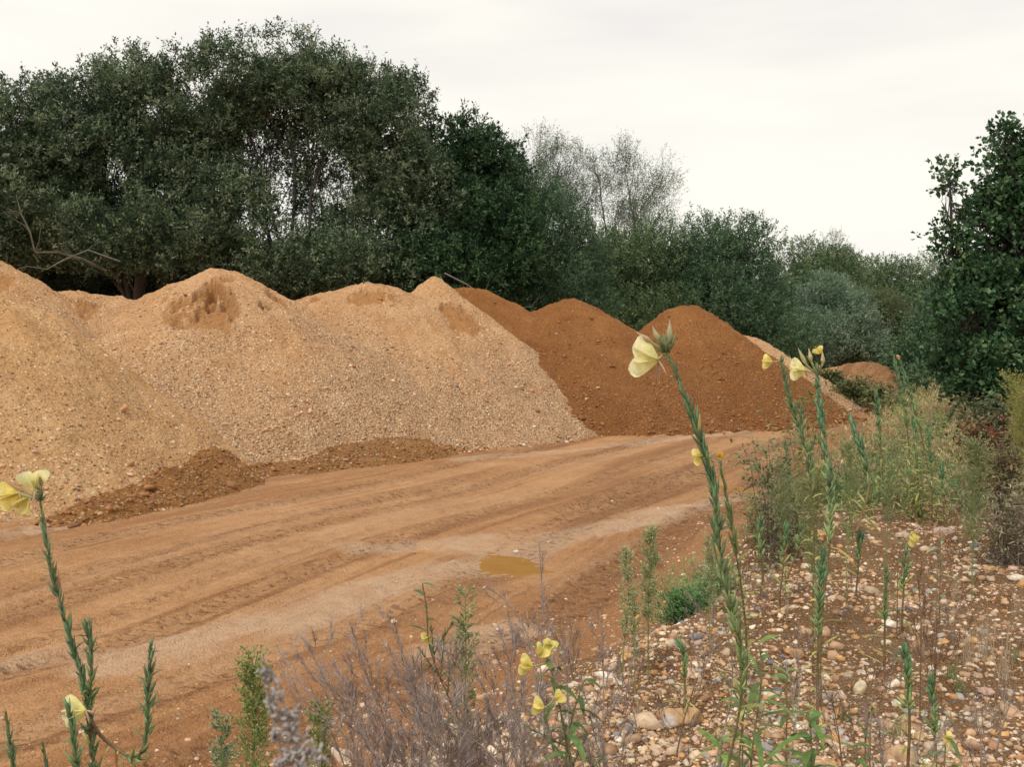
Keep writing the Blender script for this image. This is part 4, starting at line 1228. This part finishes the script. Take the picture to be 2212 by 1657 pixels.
leafy_plant('small leafy primrose in front of the upright cream flint', [(1885,1500,3.35),(1882,1530,3.35),(1880,1560,3.3)], 16, .07, .010, 261, col=(.11,.20,.07))
leafy_plant('leafy primrose sprawling at the bottom between two dead stalks', [(1560,1600,2.6),(1555,1650,2.6),(1550,1700,2.6)], 26, .13, .018, 262, col=(.16,.26,.08))
leafy_plant('tuft of green strap leaves right of the hanging strap-leaved primrose', [(1850,1610,2.8),(1852,1650,2.8),(1850,1700,2.8)], 22, .11, .014, 263, col=(.14,.23,.08))
leafy_plant('seedling rosette of green leaves halfway down the bank', [(1700,1450,3.7),(1700,1475,3.7)], 18, .09, .013, 264, col=(.13,.23,.08))
leafy_plant('low primrose with a single yellow bloom near the bottom right', [(2040,1560,3.2),(2045,1600,3.2),(2040,1640,3.2)], 16, .10, .010, 67, col=(.14,.22,.07), flowers=((2035,1590,3.2,10,5,.035,.5),))
leafy_plant('yellow petalled low primrose beside the pinkish cobble', [(1965,1155,5.6),(1950,1170,5.6),(1940,1180,5.6)], 9, .09, .012, 68, flowers=((1985,1166,5.6,-20,-1,.06,.35),))
leafy_plant('grey green leaf rosette in front of the pinkish cobble', [(2030,1150,5.7),(2032,1165,5.7)], 22, .09, .016, 69, col=(.28,.36,.24), name='rosette_plant', cat='plant')


def fleabane(label, u, v0, v1, D, w, seed, col=(.24,.33,.12), col2=(.42,.42,.20), dens=1.0, name='fleabane'):
    """feathery pale green spire of tiny leaves and bud heads"""
    rg = np.random.default_rng(seed); k = D / FPX
    top, bot = W(u, v0, D), W(u + rg.normal(0, 6), v1, D); g = ground_end(bot)
    P = [top, (top + bot) / 2 + rg.normal(0, .006, 3) * D, bot]
    if bot[2] > g[2]: P.append(g)
    else: g = bot
    root = thing(name, label, 'weed', g); ms, ml = MB(), MB(); S = path_smooth(P, .01)
    ms.tube(S[::max(1, len(S)//20)], .0015, .004, (.28,.34,.13), sides=4)
    H = top[2] - g[2]; n = int(130 * dens)
    for i in range(n):
        q = rg.uniform(0, .97) ** 1.1; j = int(q * (len(S) - 1)); a = rg.uniform(0, 2 * PI)
        env = w * k * (.9 if q < .55 else .8) * (math.sin(PI * min(.9, .22 + q)) + .25) * rg.uniform(.4, 1)
        d = nrm(np.array([math.cos(a), math.sin(a), .9 + .5 * rg.random()]))
        e = S[j] + d * env * 1.6
        if q < .62:
            ms.tube([S[j], (S[j] + e) / 2 + np.array([0, 0, -.006]), e], .0011, .0006, (.30,.36,.15), sides=3)
            for _ in range(6):
                c = np.array(col) * 1.15 + (np.array(col2) - np.array(col)) * rg.random()
                p = S[j] + (e - S[j]) * rg.uniform(.45, 1.05) + rg.normal(0, .004, 3)
                ml.spindle(p, nrm(d + rg.normal(0, .5, 3)), .010 * (1 + D * .06), .0022 * (1 + D * .06), c, col2, 4, prof=(.5, 1, .7))
        for _ in range(1):
            c = np.array(col) * rg.uniform(.75, 1.35)
            ml.leaf(S[j], nrm(d + rg.normal(0, .35, 3)), env * rg.uniform(.5, 1.2) + .01, .0022 * (1 + D * .08), c * 1.3, droop=.2, segs=2)
    ms.build('stem', M_PLANT, root, g); ml.build('foliage', M_PLANT, root, g)
    return root


fleabane('bright green feathery fleabane at the bottom, left of the blurred grey weed', 545, 1425, 1680, 2.7, 38, 71, (.17,.30,.07), (.40,.42,.16), 2.6)
fleabane('slim pale fleabane spire standing clear in front of the muddy track', 1406, 1150, 1385, 5.0, 20, 72, (.30,.38,.16), (.52,.52,.28), 2.2)
fleabane('thin faded fleabane spire left of the slim pale one', 1352, 1195, 1405, 4.9, 20, 73, (.32,.38,.17), (.54,.52,.30), 1.5)
fleabane('shorter faded fleabane left of the thin faded one at the road edge', 1370, 1290, 1410, 4.8, 12, 74, (.28,.35,.15), (.46,.45,.25), .7)
fleabane('pale round-topped fleabane bush at the right side of the bank', 2108, 965, 1150, 6.3, 34, 75, (.20,.28,.11), (.36,.38,.19), 2.6)
fleabane('pale fleabane close right of the stout primrose', 1832, 960, 1190, 6.0, 26, 76, (.22,.30,.12), (.36,.37,.18), 1.8)
fleabane('yellow green fleabane at the foot of the stout primrose', 1760, 1040, 1220, 5.4, 34, 77, (.19,.27,.10), (.34,.35,.16), 2.0)
fleabane('wispy fleabane in front of the wet strip left of the dry twiggy stem', 1005, 1290, 1560, 3.1, 24, 78, (.24,.32,.14), (.44,.44,.24), 1.2)
fleabane('small fleabane between two dry weeds at the bottom', 690, 1540, 1690, 2.7, 30, 79, (.19,.29,.08), (.38,.40,.16), 1.4)
fleabane('leaning fleabane sprig at the bottom left of the bright green feathery one', 480, 1560, 1690, 2.8, 26, 80, (.20,.31,.16), (.34,.40,.24), 1.2)
fleabane('faint fleabane wisps above the green mayweed clump', 1530, 1170, 1290, 5.6, 22, 81, (.28,.34,.16), (.44,.43,.24), .8)
fleabane('goldenrod-like yellow green plume at the right edge under the maple', 2195, 825, 960, 9.5, 40, 82, (.30,.30,.09), (.46,.42,.13), 3.6, 'goldenrod')
fleabane('second yellow green plume cut by the right edge under the maple', 2222, 860, 990, 9.0, 34, 83, (.30,.30,.09), (.46,.42,.13), 3.0, 'goldenrod')
fleabane('fleabane among the undergrowth behind the medium primrose spike', 1925, 960, 1150, 6.9, 24, 84, (.21,.27,.12), (.36,.36,.19), 1.3)
fleabane('grey green fleabane below the bramble shrub near the far puddle', 1690, 1010, 1140, 6.3, 30, 85, (.20,.27,.13), (.34,.35,.19), 1.6)


def bushlet(name, label, u, v, D, ru, rv, n, Lf, wf, col, col2, seed, cat='bush', upw=.6, mat=None, stemcol=GREYST):
    """low mound of fine leaves on many thin stems, rooted at the ground under (u, v)"""
    rg = np.random.default_rng(seed); c = W(u, v, D); k = D / FPX; g = ground_end(c)
    root = thing(name, label, cat, g); ms, ml = MB(), MB()
    for i in range(max(6, n // 14)):
        e = c + rg.normal(size=3) * np.array([ru, ru * .7, rv]) * k * .45
        mid = (g + e) / 2 + rg.normal(0, .03, 3)
        ms.tube(path_smooth([e, mid, g + rg.normal(size=3) * np.array([ru * k * .30, ru * k * .25, 0])], .03), .0012, .003, stemcol, sides=3)
        for _ in range(14):
            q = rg.uniform(0, 1) ** .7
            p = g + (e - g) * (.12 + .93 * q) + rg.normal(0, .30, 3) * np.array([ru, ru * .7, rv]) * k
            cc = np.array(col) + (np.array(col2) - np.array(col)) * rg.random()
            for _ in range(3):
                d = nrm(rg.normal(size=3) * [1, 1, .6] + [0, 0, upw]); ml.leaf(p + rg.normal(0, .01, 3), d, Lf * rg.uniform(.5, 1.3), wf, cc * rg.uniform(.7, 1.3), droop=.3, segs=2)
    ms.build('stem', M_DRY, root, g); ml.build('foliage', mat or M_PLANT, root, g)
    return root


bushlet('mayweed', 'lush blue green feathery clump tucked behind the lip of the bank', 1478, 1295, 6.3, 80, 62, 1100, .055, .008, (.10,.24,.08), (.20,.38,.14), 91, 'weed')
bushlet('mayweed', 'lighter feathery green clump right above the lush blue green one', 1540, 1245, 6.6, 60, 46, 600, .055, .008, (.18,.32,.11), (.30,.42,.18), 92, 'weed')
bushlet('shrub', 'straggly shrub with grey green leaves and yellow patches overhanging the track', 1668, 985, 7.2, 70, 80, 330, .055, .022, (.11,.16,.07), (.30,.31,.15), 93)
bushlet('shrub', 'small dark shrub at the edge of the far puddle', 1700, 1105, 7.4, 60, 24, 330, .045, .012, (.12,.15,.07), (.30,.27,.17), 94)
bushlet('shrub', 'yellow leaved branching shrub before the orange mound', 1745, 870, 9.0, 60, 70, 260, .05, .024, (.36,.28,.06), (.20,.24,.08), 95)
bushlet('bramble', 'tangled straw and grey green scrub with grey stems at the right edge', 2190, 1075, 7.2, 120, 60, 900, .05, .010, (.18,.20,.10), (.46,.37,.25), 96)
bushlet('bramble', 'bramble turning red under the maple', 2120, 925, 9.0, 50, 30, 420, .05, .026, (.30,.07,.05), (.16,.16,.06), 97)
bushlet('bramble', 'dark bramble mass between the maple foot and the dry grass', 2150, 890, 12.0, 90, 40, 900, .07, .035, (.04,.075,.03), (.16,.17,.07), 98)
bushlet('bramble', 'rusty bramble patch right of the pale round-topped fleabane', 2175, 985, 7.5, 55, 40, 480, .05, .022, (.22,.12,.06), (.15,.18,.08), 99)
for i, (u, v, D, ru, rv, lb) in enumerate([(1845,832,44,42,18,'green weeds on the crown of the orange mound'), (1900,850,42,36,26,'dark weeds at the right flank of the orange mound'), (1795,812,47,30,16,'weeds on the left shoulder of the orange mound'), (1985,850,34,60,30,'green scrub where the track bends out of sight'), (1935,870,30,40,20,'tawny scrub beside the far bend of the track')]):
    bushlet('scrub', lb, u, v, D, ru, rv, 700, .22, .07, (.07,.12,.045) if i != 4 else (.30,.24,.12), (.22,.24,.10), 150 + i)


def dry_weed(name, label, stem, seed, dens=1.0, Lb=.16, col=GREYST, r0=.004, feather=.038, cat='dead weed', mat=None, droopy=0.0, group=None):
    """dead stem with alternate branches ending in close upward bristles"""
    rg = np.random.default_rng(seed); P = [W(*q) for q in stem]; g = ground_end(P[-1])
    if P[-1][2] > g[2]: P.append(g)
    root = thing(name, label, cat, g, group); ms, mb = MB(), MB(); S = path_smooth(P, .01); n = len(S)
    ms.tube(S[::max(1, n//25)], r0 * .35, r0, col, np.array(col) * .8, 5)
    tot = np.linalg.norm(np.diff(S, axis=0), axis=1).sum()
    nb = int(tot * 36 * dens)
    for i in range(nb):
        q = rg.uniform(.0, .8) ** .9; j = min(n - 2, int(q * n)); t = nrm(S[max(0, j - 2)] - S[min(n - 1, j + 2)])
        a = rg.uniform(0, 2 * PI); rad = np.array([math.cos(a), math.sin(a), 0.1])
        L1 = Lb * rg.uniform(.35, 1.5) * (.4 + 1.2 * q)
        d = nrm(t * rg.uniform(.35, 1.0) + rad * rg.uniform(.5, 1.1)); m1 = S[j] + d * L1 * .5; e = S[j] + nrm(d + t * .5 - np.array([0, 0, droopy])) * L1
        ms.tube([S[j], m1, e], r0 * .35, r0 * .14, col, np.array(col) * 1.1, 3)
        k = int(L1 / feather * 10) + 4
        for _ in range(k):
            w = rg.uniform(.3, 1.0) ** .8; p = S[j] + (e - S[j]) * w + (m1 - (S[j] + e) / 2) * math.sin(PI * w)
            sd = nrm(np.cross(nrm(e - S[j]), rg.normal(size=3))); dd = nrm(nrm(e - S[j]) + sd * rg.uniform(.35, .8) + rg.normal(0, .12, 3)); L2 = feather * rg.uniform(.6, 1.5)
            c = np.array(col) * rg.uniform(.4, 1.55)
            mb.leaf(p, dd, L2, (.0036 + .0028 * rg.random()) * (1 + .1 * max(0, P[0][1] - 3)), c, droop=-.1, segs=1, fold=.5)
    for i in range(int(70 * min(1.4, dens + .4))):      # herringbone tip of the main stem
        j = int(rg.uniform(0, .30) * n); t = nrm(S[max(0, j - 2)] - S[min(n - 1, j + 2)]); sd = nrm(np.cross(t, rg.normal(size=3)))
        mb.leaf(S[j], nrm(t + sd * rg.uniform(.4, .8)), feather * rg.uniform(.7, 1.4) * (.4 + 2.0 * j / n / .6), .0032, np.array(col) * rg.uniform(.4, 1.5), droop=-.1, segs=1, fold=.5)
    ms.build('stem', M_DRY, root, g); mb.build('bristles', M_DRY, root, g)
    return root


LIL = (.34,.275,.25)
DW = [
    ([(720,1560,2.6),(760,1600,2.6),(800,1700,2.6)], 'dead weed crouching at the very bottom left of the tangle', 2.0),
    ([(600,1400,3.0),(640,1460,2.9),(700,1540,2.8),(760,1690,2.7)], 'dead weed bent over the track edge behind the blurred grey weed', .9),
    ([(930,1480,2.7),(940,1530,2.7),(960,1600,2.7),(980,1700,2.7)], 'dense dead weed filling the tangle under the small dark leaf tufts', 1.8),
    ([(1060,1450,2.9),(1070,1520,2.9),(1080,1600,2.9),(1100,1700,2.9)], 'dense dead weed filling the tangle left of the yellow bloom cluster', 1.7),
    ([(835,1322,2.9),(862,1400,2.9),(900,1480,2.9),(960,1560,2.9),(1040,1680,2.9)], 'arching dead weed with bristly tips, farthest reaching over the track', .9),
    ([(755,1345,2.8),(780,1420,2.8),(810,1510,2.8),(850,1600,2.8),(900,1700,2.8)], 'upright feathery dead weed left of the arching one', 1.1),
    ([(660,1382,2.8),(690,1450,2.8),(740,1530,2.8),(790,1600,2.8),(850,1700,2.7)], 'leftmost tall feathery dead weed behind the blurred grey weed', .8),
    ([(700,1440,2.7),(745,1500,2.7),(790,1580,2.7),(830,1690,2.7)], 'broad fan of dead bristles low between the two feathery weeds', .9),
    ([(1040,1258,3.2),(1090,1290,3.2),(1130,1340,3.2),(1150,1400,3.2),(1165,1500,3.0),(1190,1680,2.9)], 'dead stem arching left with a brushy head over the near puddle', .6),
    ([(1165,1170,3.2),(1168,1240,3.2),(1175,1320,3.2),(1165,1400,3.2),(1168,1500,3.1),(1190,1600,3.0),(1215,1690,2.9)], 'tallest dead twiggy stem crossing the near puddle', .28),
    ([(1075,1350,3.1),(1100,1420,3.1),(1110,1500,3.1),(1130,1600,3.0),(1140,1700,3.0)], 'dead weed with curled bristles in front of the pale mud patch', 1.0),
    ([(960,1395,3.0),(980,1460,3.0),(985,1540,3.0),(1000,1640,3.0)], 'grey dead weed under the leafless branching primrose', 1.2),
    ([(1215,1380,3.4),(1222,1440,3.4),(1228,1520,3.4),(1232,1620,3.3)], 'dead weed with a twiggy crown right of the yellow bloom cluster', .8),
    ([(1300,1330,3.6),(1302,1400,3.6),(1305,1480,3.6),(1300,1580,3.5),(1310,1680,3.4)], 'slender dead weed with a dark whorl at mid height', .8),
    ([(880,1450,2.8),(900,1520,2.8),(915,1590,2.8),(930,1690,2.8)], 'dense grey dead weed in the middle of the bottom tangle', 1.6),
    ([(820,1500,2.7),(850,1560,2.7),(870,1620,2.7),(890,1700,2.7)], 'dense grey dead weed at the left of the bottom tangle', 1.6),
    ([(1000,1500,2.9),(1010,1560,2.9),(1020,1620,2.9),(1030,1700,2.9)], 'dense grey dead weed at the right of the bottom tangle', 1.6),
    ([(940,1560,2.6),(950,1610,2.6),(960,1700,2.6)], 'low spreading dead weed along the bottom frame', 2.0),
    ([(1100,1560,2.7),(1110,1610,2.7),(1120,1700,2.7)], 'low dead weed beside the foot of the yellow bloom cluster', 1.6),
    ([(1600,1200,4.8),(1598,1250,4.8),(1606,1320,4.8),(1612,1400,4.7)], 'dark brown branching dead weed beside the tallest primrose stem', .7),
    ([(2030,1195,4.7),(2024,1250,4.6),(2022,1330,4.5),(2020,1400,4.4)], 'feathery brown dead weed on the open gravel right of the thin primrose', .9),
    ([(1988,1225,4.5),(1985,1280,4.5),(1990,1340,4.4)], 'small brown dead weed leaning against the thin primrose spike', .8),
    ([(1890,1440,3.5),(1880,1500,3.5),(1870,1560,3.4)], 'small dead weed near the upright cream flint', .6),
    ([(1720,1400,3.4),(1730,1470,3.4),(1720,1560,3.3),(1700,1680,3.2)], 'leaning grey dead stalk in front of the long dark grey flint', .35),
    ([(2000,1530,3.0),(1985,1600,3.0),(1970,1700,2.9)], 'forked dead stalk at the bottom of the bank', .5),
    ([(1900,1560,2.9),(1900,1610,2.9),(1910,1700,2.9)], 'matted dead weed at the bottom left of the forked stalk', 1.4),
    ([(1290,1560,2.9),(1300,1610,2.9),(1320,1700,2.9)], 'matted dead weed below the large grey and rust flint', 1.2),
    ([(2080,1480,3.4),(2110,1530,3.4),(2120,1600,3.3)], 'dry tuft of dead bristles near the lower right grass', .6),
]
for i, (st, lb, dn) in enumerate(DW):
    c = LIL if i < 19 else ((.24,.15,.10) if i < 23 else (.32,.26,.22))
    dry_weed('dead_weed', lb, st, 400 + i, dn, .15, c, group=None)
for i, (u, v, lean, hgt, lb) in enumerate([(1460,1640,30,.34,'dead weed left of the bushy strap-leaved primrose at the bottom'), (1380,1600,-25,.30,'dead weed leaning left below the rounded tan cobble'),
        (1510,1500,20,.26,'faded dead weed right of the large grey and rust flint'), (1820,1660,-15,.28,'dead weed at the bottom frame below the long dark grey flint'), (1540,1420,-20,.28,'thin dead weed at the foot of the curved woody stalk'),
        (2150,1640,25,.26,'dead weed at the bottom right corner'), (1700,1560,15,.24,'dead weed half hidden in the strap leaves'), (1920,1500,10,.2,'small dead weed beside the greenish grey pebble'),
        (2060,1400,-10,.2,'small dead weed among the thin straw stalks'), (1240,1480,-20,.3,'dead weed rising behind the red-budded primrose'), (1350,1530,12,.26,'grey dead weed above the large grey and rust flint'),
        (1650,1330,10,.26,'brown dead weed behind the tallest primrose stem'), (1760,1450,-12,.2,'low brown dead weed on the middle of the bank')]):
    x, y, z = hit(u, v); k = FPX / y; D0 = y
    hp = hgt * k
    dry_weed('dead_weed', lb, [(u + lean * 1.6, v - hp, D0), (u + lean * .6, v - hp * .5, D0), (u, v - 4, D0)], 440 + i, .9, .12, (.33,.26,.22) if i % 3 else (.24,.16,.11))
# thick woody stalks
for i, (pts, lb) in enumerate([([(1560,1330,3.2),(1585,1420,3.2),(1582,1500,3.2),(1560,1600,3.1),(1530,1700,3.0)], 'curved woody brown stalk in the lower middle'),
                               ([(880,1520,2.9),(960,1560,2.8),(1060,1620,2.7),(1110,1690,2.6)], 'long dark dead stalk lying across the bottom tangle'),
                               ([(760,1560,2.6),(800,1610,2.6),(850,1690,2.5)], 'thick grey dead stalk at the bottom left of the tangle')]):
    dry_weed('dead_stalk', lb, pts, 470 + i, .12, .12, (.26,.20,.185), r0=.005)
# out of focus grey weed close to the lens
rg = np.random.default_rng(9)
D = .62; st = [(572,1468,D),(598,1530,D),(615,1590,D),(640,1640,D),(650,1760,D)]
P = [W(*q) for q in st]; g = ground_end(P[-1]); root = thing('mugwort', 'blurred grey furry weed close to the lens at the bottom', 'weed', g)
ms, ml = MB(), MB(); S = path_smooth(P + [g], .01); ms.tube(S[::5], .0008, .003, (.3,.27,.25), sides=5)
for (u, v, n) in [(570,1450,10),(580,1475,14),(595,1505,16),(588,1530,10),(612,1545,16),(625,1570,18),(640,1545,10),(600,1590,20),(632,1595,18),(660,1600,8),(652,1628,20),(625,1630,20),(680,1632,10),(648,1655,22),(606,1652,12),(690,1645,8)]:
    c = W(u, v, D)
    for _ in range(n):
        p = c + rg.normal(0, .0024, 3); d = nrm(rg.normal(size=3) + [0, 0, .5]); ml.spindle(p, d, .0045, .0013, np.array((.36,.32,.31)) * rg.uniform(.75, 1.25), (.46,.42,.39), 5, prof=(.5, 1, .8, .3))
    j = int(np.argmin(np.abs(S[:, 2] - c[2] + .004))); ms.tube([c, (c + S[j]) / 2 - np.array([0, 0, .001]), S[j]], .0006, .0009, (.32,.29,.27), sides=3)
ms.build('stem', M_DRY, root, g); ml.build('flower_heads', M_DRY, root, g)


# ------------------------------------------------------------------ grass tufts, copied from three prototypes
def tuft(label, seed, n, H0, col, col2, lean=.35, wd=.004, name='grass_tuft'):
    rg = np.random.default_rng(seed); root = thing(name, label, 'grass', (0, 0, 0), 'grass tufts and seedlings on the bank'); m = MB()
    for i in range(n):
        a = rg.uniform(0, 2 * PI); q = rg.uniform(0, lean); d = nrm([math.cos(a) * q, math.sin(a) * q, 1])
        c = np.array(col) + (np.array(col2) - np.array(col)) * rg.random()
        m.leaf(rg.normal(0, .02, 3) * [1, 1, 0], d, H0 * rg.uniform(.45, 1.1), wd, c, droop=rg.uniform(.0, .35), segs=4, shape=lambda k: 1 - k ** 2 + .03, fold=.3)
    m.build('blades', M_PLANT, root, (0, 0, 0)); return root


GRASS = 'grass tufts and seedlings on the bank'
green = tuft('green grass tuft among the flints at the lower right', 601, 46, .17, (.15,.22,.07), (.30,.31,.14))
straw = tuft('straw coloured dead grass standing on the bank', 602, 40, .30, (.42,.33,.22), (.55,.45,.32), .25, .003)
rosy = tuft('pinkish dry grass clump on the far bank', 603, 60, .42, (.38,.26,.22), (.52,.42,.33), .2, .0035)
for pr, spots in ((green, [(2050,1470,.9),(1940,1600,.8),(2075,1500,.8),(1770,1420,.6),(2190,1430,.6),(1555,1620,.8),(1690,1480,.6),(1825,1560,.7)]),
                  (straw, [(2090,1440,1.1),(2130,1430,1.2),(2170,1470,1.1),(1990,1420,.8),(2065,1300,.8),(1250,1600,.7),(1380,1560,.6),(1700,1330,.5),(2200,1330,.8)]),
                  (rosy, [(2060,950,1.5),(2048,925,1.5),(1985,960,1.2),(1940,1010,1.1),(1880,1050,1.1),(1960,1060,1.0),(1850,1100,.9),(2010,1090,.9),(2090,1060,1.1),(1820,1060,1.0),(2080,935,1.4),(2040,965,1.1),(2100,975,1.2),(2075,1000,1.1),(2020,1000,.9),(2130,1010,1.0),(2165,1160,1.0),(2190,1120,1.1),(2150,1130,.9),(2205,1165,.9)])):
    for i, (u, v, s) in enumerate(spots):
        o = pr if i == 0 else copy_tree(pr)
        x, y, z = hit(u, v); o.location = (x, y, z - .01); o.rotation_euler.z = i * 1.9; o.scale = (s, s, s)
# weeds of the bank thicket
WEEDS = 'small weeds of the thicket on the bank'
protos = []
def herb(label, seed, H0, col, col2, n=40, lf=.05, wf=.007, sp=.10):
    rg = np.random.default_rng(seed); root = thing('bank_weed', label, 'weed', (0, 0, 0), WEEDS); ms, ml = MB(), MB()
    for s in range(4):
        a = rg.uniform(0, 6.3); tip = np.array([math.cos(a) * sp * rg.uniform(.3, 1.3), math.sin(a) * sp * rg.uniform(.3, 1.3), H0 * rg.uniform(.6, 1.1)])
        S = path_smooth([tip, tip * [.45, .45, .5], [0, 0, 0]], .012); ms.tube(S[::3], .0009, .0024, TANST, REDST, 3)
        for i in range(n):
            j = int(rg.uniform(0, .95) * (len(S) - 1)); d = nrm(rg.normal(size=3) * [1, 1, .4] + [0, 0, .5])
            c = np.array(col) + (np.array(col2) - np.array(col)) * rg.random() ** 1.3
            ml.leaf(S[j], d, lf * rg.uniform(.5, 1.3), wf, c * rg.uniform(.8, 1.2), droop=.3, segs=2)
    ms.build('stem', M_DRY, root, (0, 0, 0)); ml.build('foliage', M_PLANT, root, (0, 0, 0)); return root
HB = [('yellow green narrow-leaved weed in the thicket on the bank', .42, (.20,.26,.09), (.38,.36,.14)), ('fresh green weed in the thicket on the bank', .36, (.10,.18,.06), (.24,.29,.11)),
      ('reddish withering weed in the thicket on the bank', .34, (.26,.11,.06), (.38,.24,.11)), ('straw brown dead weed in the thicket on the bank', .48, (.34,.25,.15), (.50,.40,.26)), ('grey dead bristly weed in the thicket on the bank', .40, (.24,.18,.15), (.36,.29,.23))]
protos = [herb(lb, 700 + i, h, a, b, 34 + 8 * (i == 4), .06, .0075, .12) for i, (lb, h, a, b) in enumerate(HB)]
rg = np.random.default_rng(77); cntp = [0] * 5; placed = 0; tr = 0
while placed < 230 and tr < 6000:
    tr += 1
    u, v = rg.uniform(1600, 2260), rg.uniform(905, 1215)
    edge = 1150 - .02 * (u - 1900) + 40 * math.sin(u * .02) - (60 if u > 1880 and u < 2080 else 0) - max(0, (u - 2080)) * .05
    if v > edge: continue
    x, y, z = hit(u, v)
    if x < np.interp(y, CRE[:, 0], CRE[:, 1]) - .5 or y > 34: continue
    k = int(rg.choice(5, p=[.30, .22, .12, .24, .12])); s = rg.uniform(.65, 1.15) * (1 + .012 * y)
    o = protos[k] if cntp[k] == 0 else copy_tree(protos[k])
    o.location = (x, y, z - .01); o.rotation_euler.z = rg.uniform(0, 6.3); o.scale = (s, s, s * rg.uniform(.8, 1.2)); cntp[k] += 1; placed += 1
# small dead straws and leaf litter on the bank: beyond counting
rg = np.random.default_rng(88); m = MB()
for _ in range(2600):
    y = math.exp(rg.uniform(math.log(2.6), math.log(22))); x = float(np.interp(y, TOE[:, 0], TOE[:, 1])) + rg.uniform(.2, 7)
    z = th(x, y); a = rg.uniform(0, 6.3); Ls = rg.uniform(.02, .11) * (1 + y * .04)
    d = [math.cos(a), math.sin(a), rg.uniform(-.02, .25)]
    c = np.array([(.42,.32,.2), (.24,.19,.15), (.15,.21,.07), (.35,.2,.1)][int(rg.integers(4))]) * rg.uniform(.7, 1.3)
    m.leaf((x, y, z + .006), d, Ls, .003 + .002 * rg.random(), c, droop=.1, segs=2)
tag(m.build('plant_litter', M_PLANT), kind='stuff')

# low tangled growth that covers the bank beyond the gravel
r = np.random.default_rng(5)
n = 24000
yy = np.exp(r.uniform(math.log(8.3), math.log(42), n)); xx = np.interp(yy, TOE[:, 0], TOE[:, 1]) + .5 + r.uniform(0, 1, n) * (2.5 + yy * .50)
nz = fbm(xx * .9, yy * .9, seed=91, octs=3)
edge = 9.2 + .5 * vnoise(xx * 1.3, xx * 0, seed=92) - 1.3 * np.exp(-((xx - 3.1) / .6) ** 2)
keep = (yy > edge) & (nz > -.75) & (xx < yy * .62) & (xx > np.interp(yy, CRE[:, 0], CRE[:, 1]) - .35 + .3 * nz)
xx, yy, nz = xx[keep], yy[keep], nz[keep]; n = len(xx); zz = terrain(xx, yy)
hh = (.16 + .26 * np.clip(nz + .5, 0, 1.2)) * r.uniform(.4, 1.5, n) * (1 + .012 * yy)
per = 11
q = r.uniform(0, 1, (n, per)); lean = r.normal(0, .35, (n, 1, 2)) * hh[:, None, None]
lp = np.stack([xx[:, None] + lean[..., 0] * q, yy[:, None] + lean[..., 1] * q, zz[:, None] + hh[:, None] * q], -1).reshape(-1, 3) + r.normal(0, .012, (n * per, 3))
ld = r.normal(size=(n * per, 3)) + [0, 0, .9]
sc = np.repeat(1 + yy * .035, per) * r.uniform(.6, 1.3, n * per)
v, F = leaf_mesh(lp, ld, .042 * sc, .0085 * sc, r)
pal = np.array([(.26,.32,.11),(.16,.25,.085),(.46,.40,.17),(.54,.40,.23),(.36,.26,.18),(.42,.20,.10),(.10,.17,.07)])
zone = fbm(xx * 1.6 + 30, yy * 1.1, seed=95, octs=3) + r.normal(0, .22, n)
pk = np.select([zone < -.70, zone < -.45, zone < -.15, zone < .22, zone < .5, zone < .75], [6, 1, 0, 3, 2, 5], 4)
cc = np.repeat(np.repeat(pal[pk] * 1.12, per, 0) * r.uniform(.65, 1.4, (n * per, 1)), 4, 0)
tag(link('undergrowth', np_mesh('undergrowth', v, F, M_PLANT, False, pcol=np.clip(cc, 0, 1))), kind='stuff')
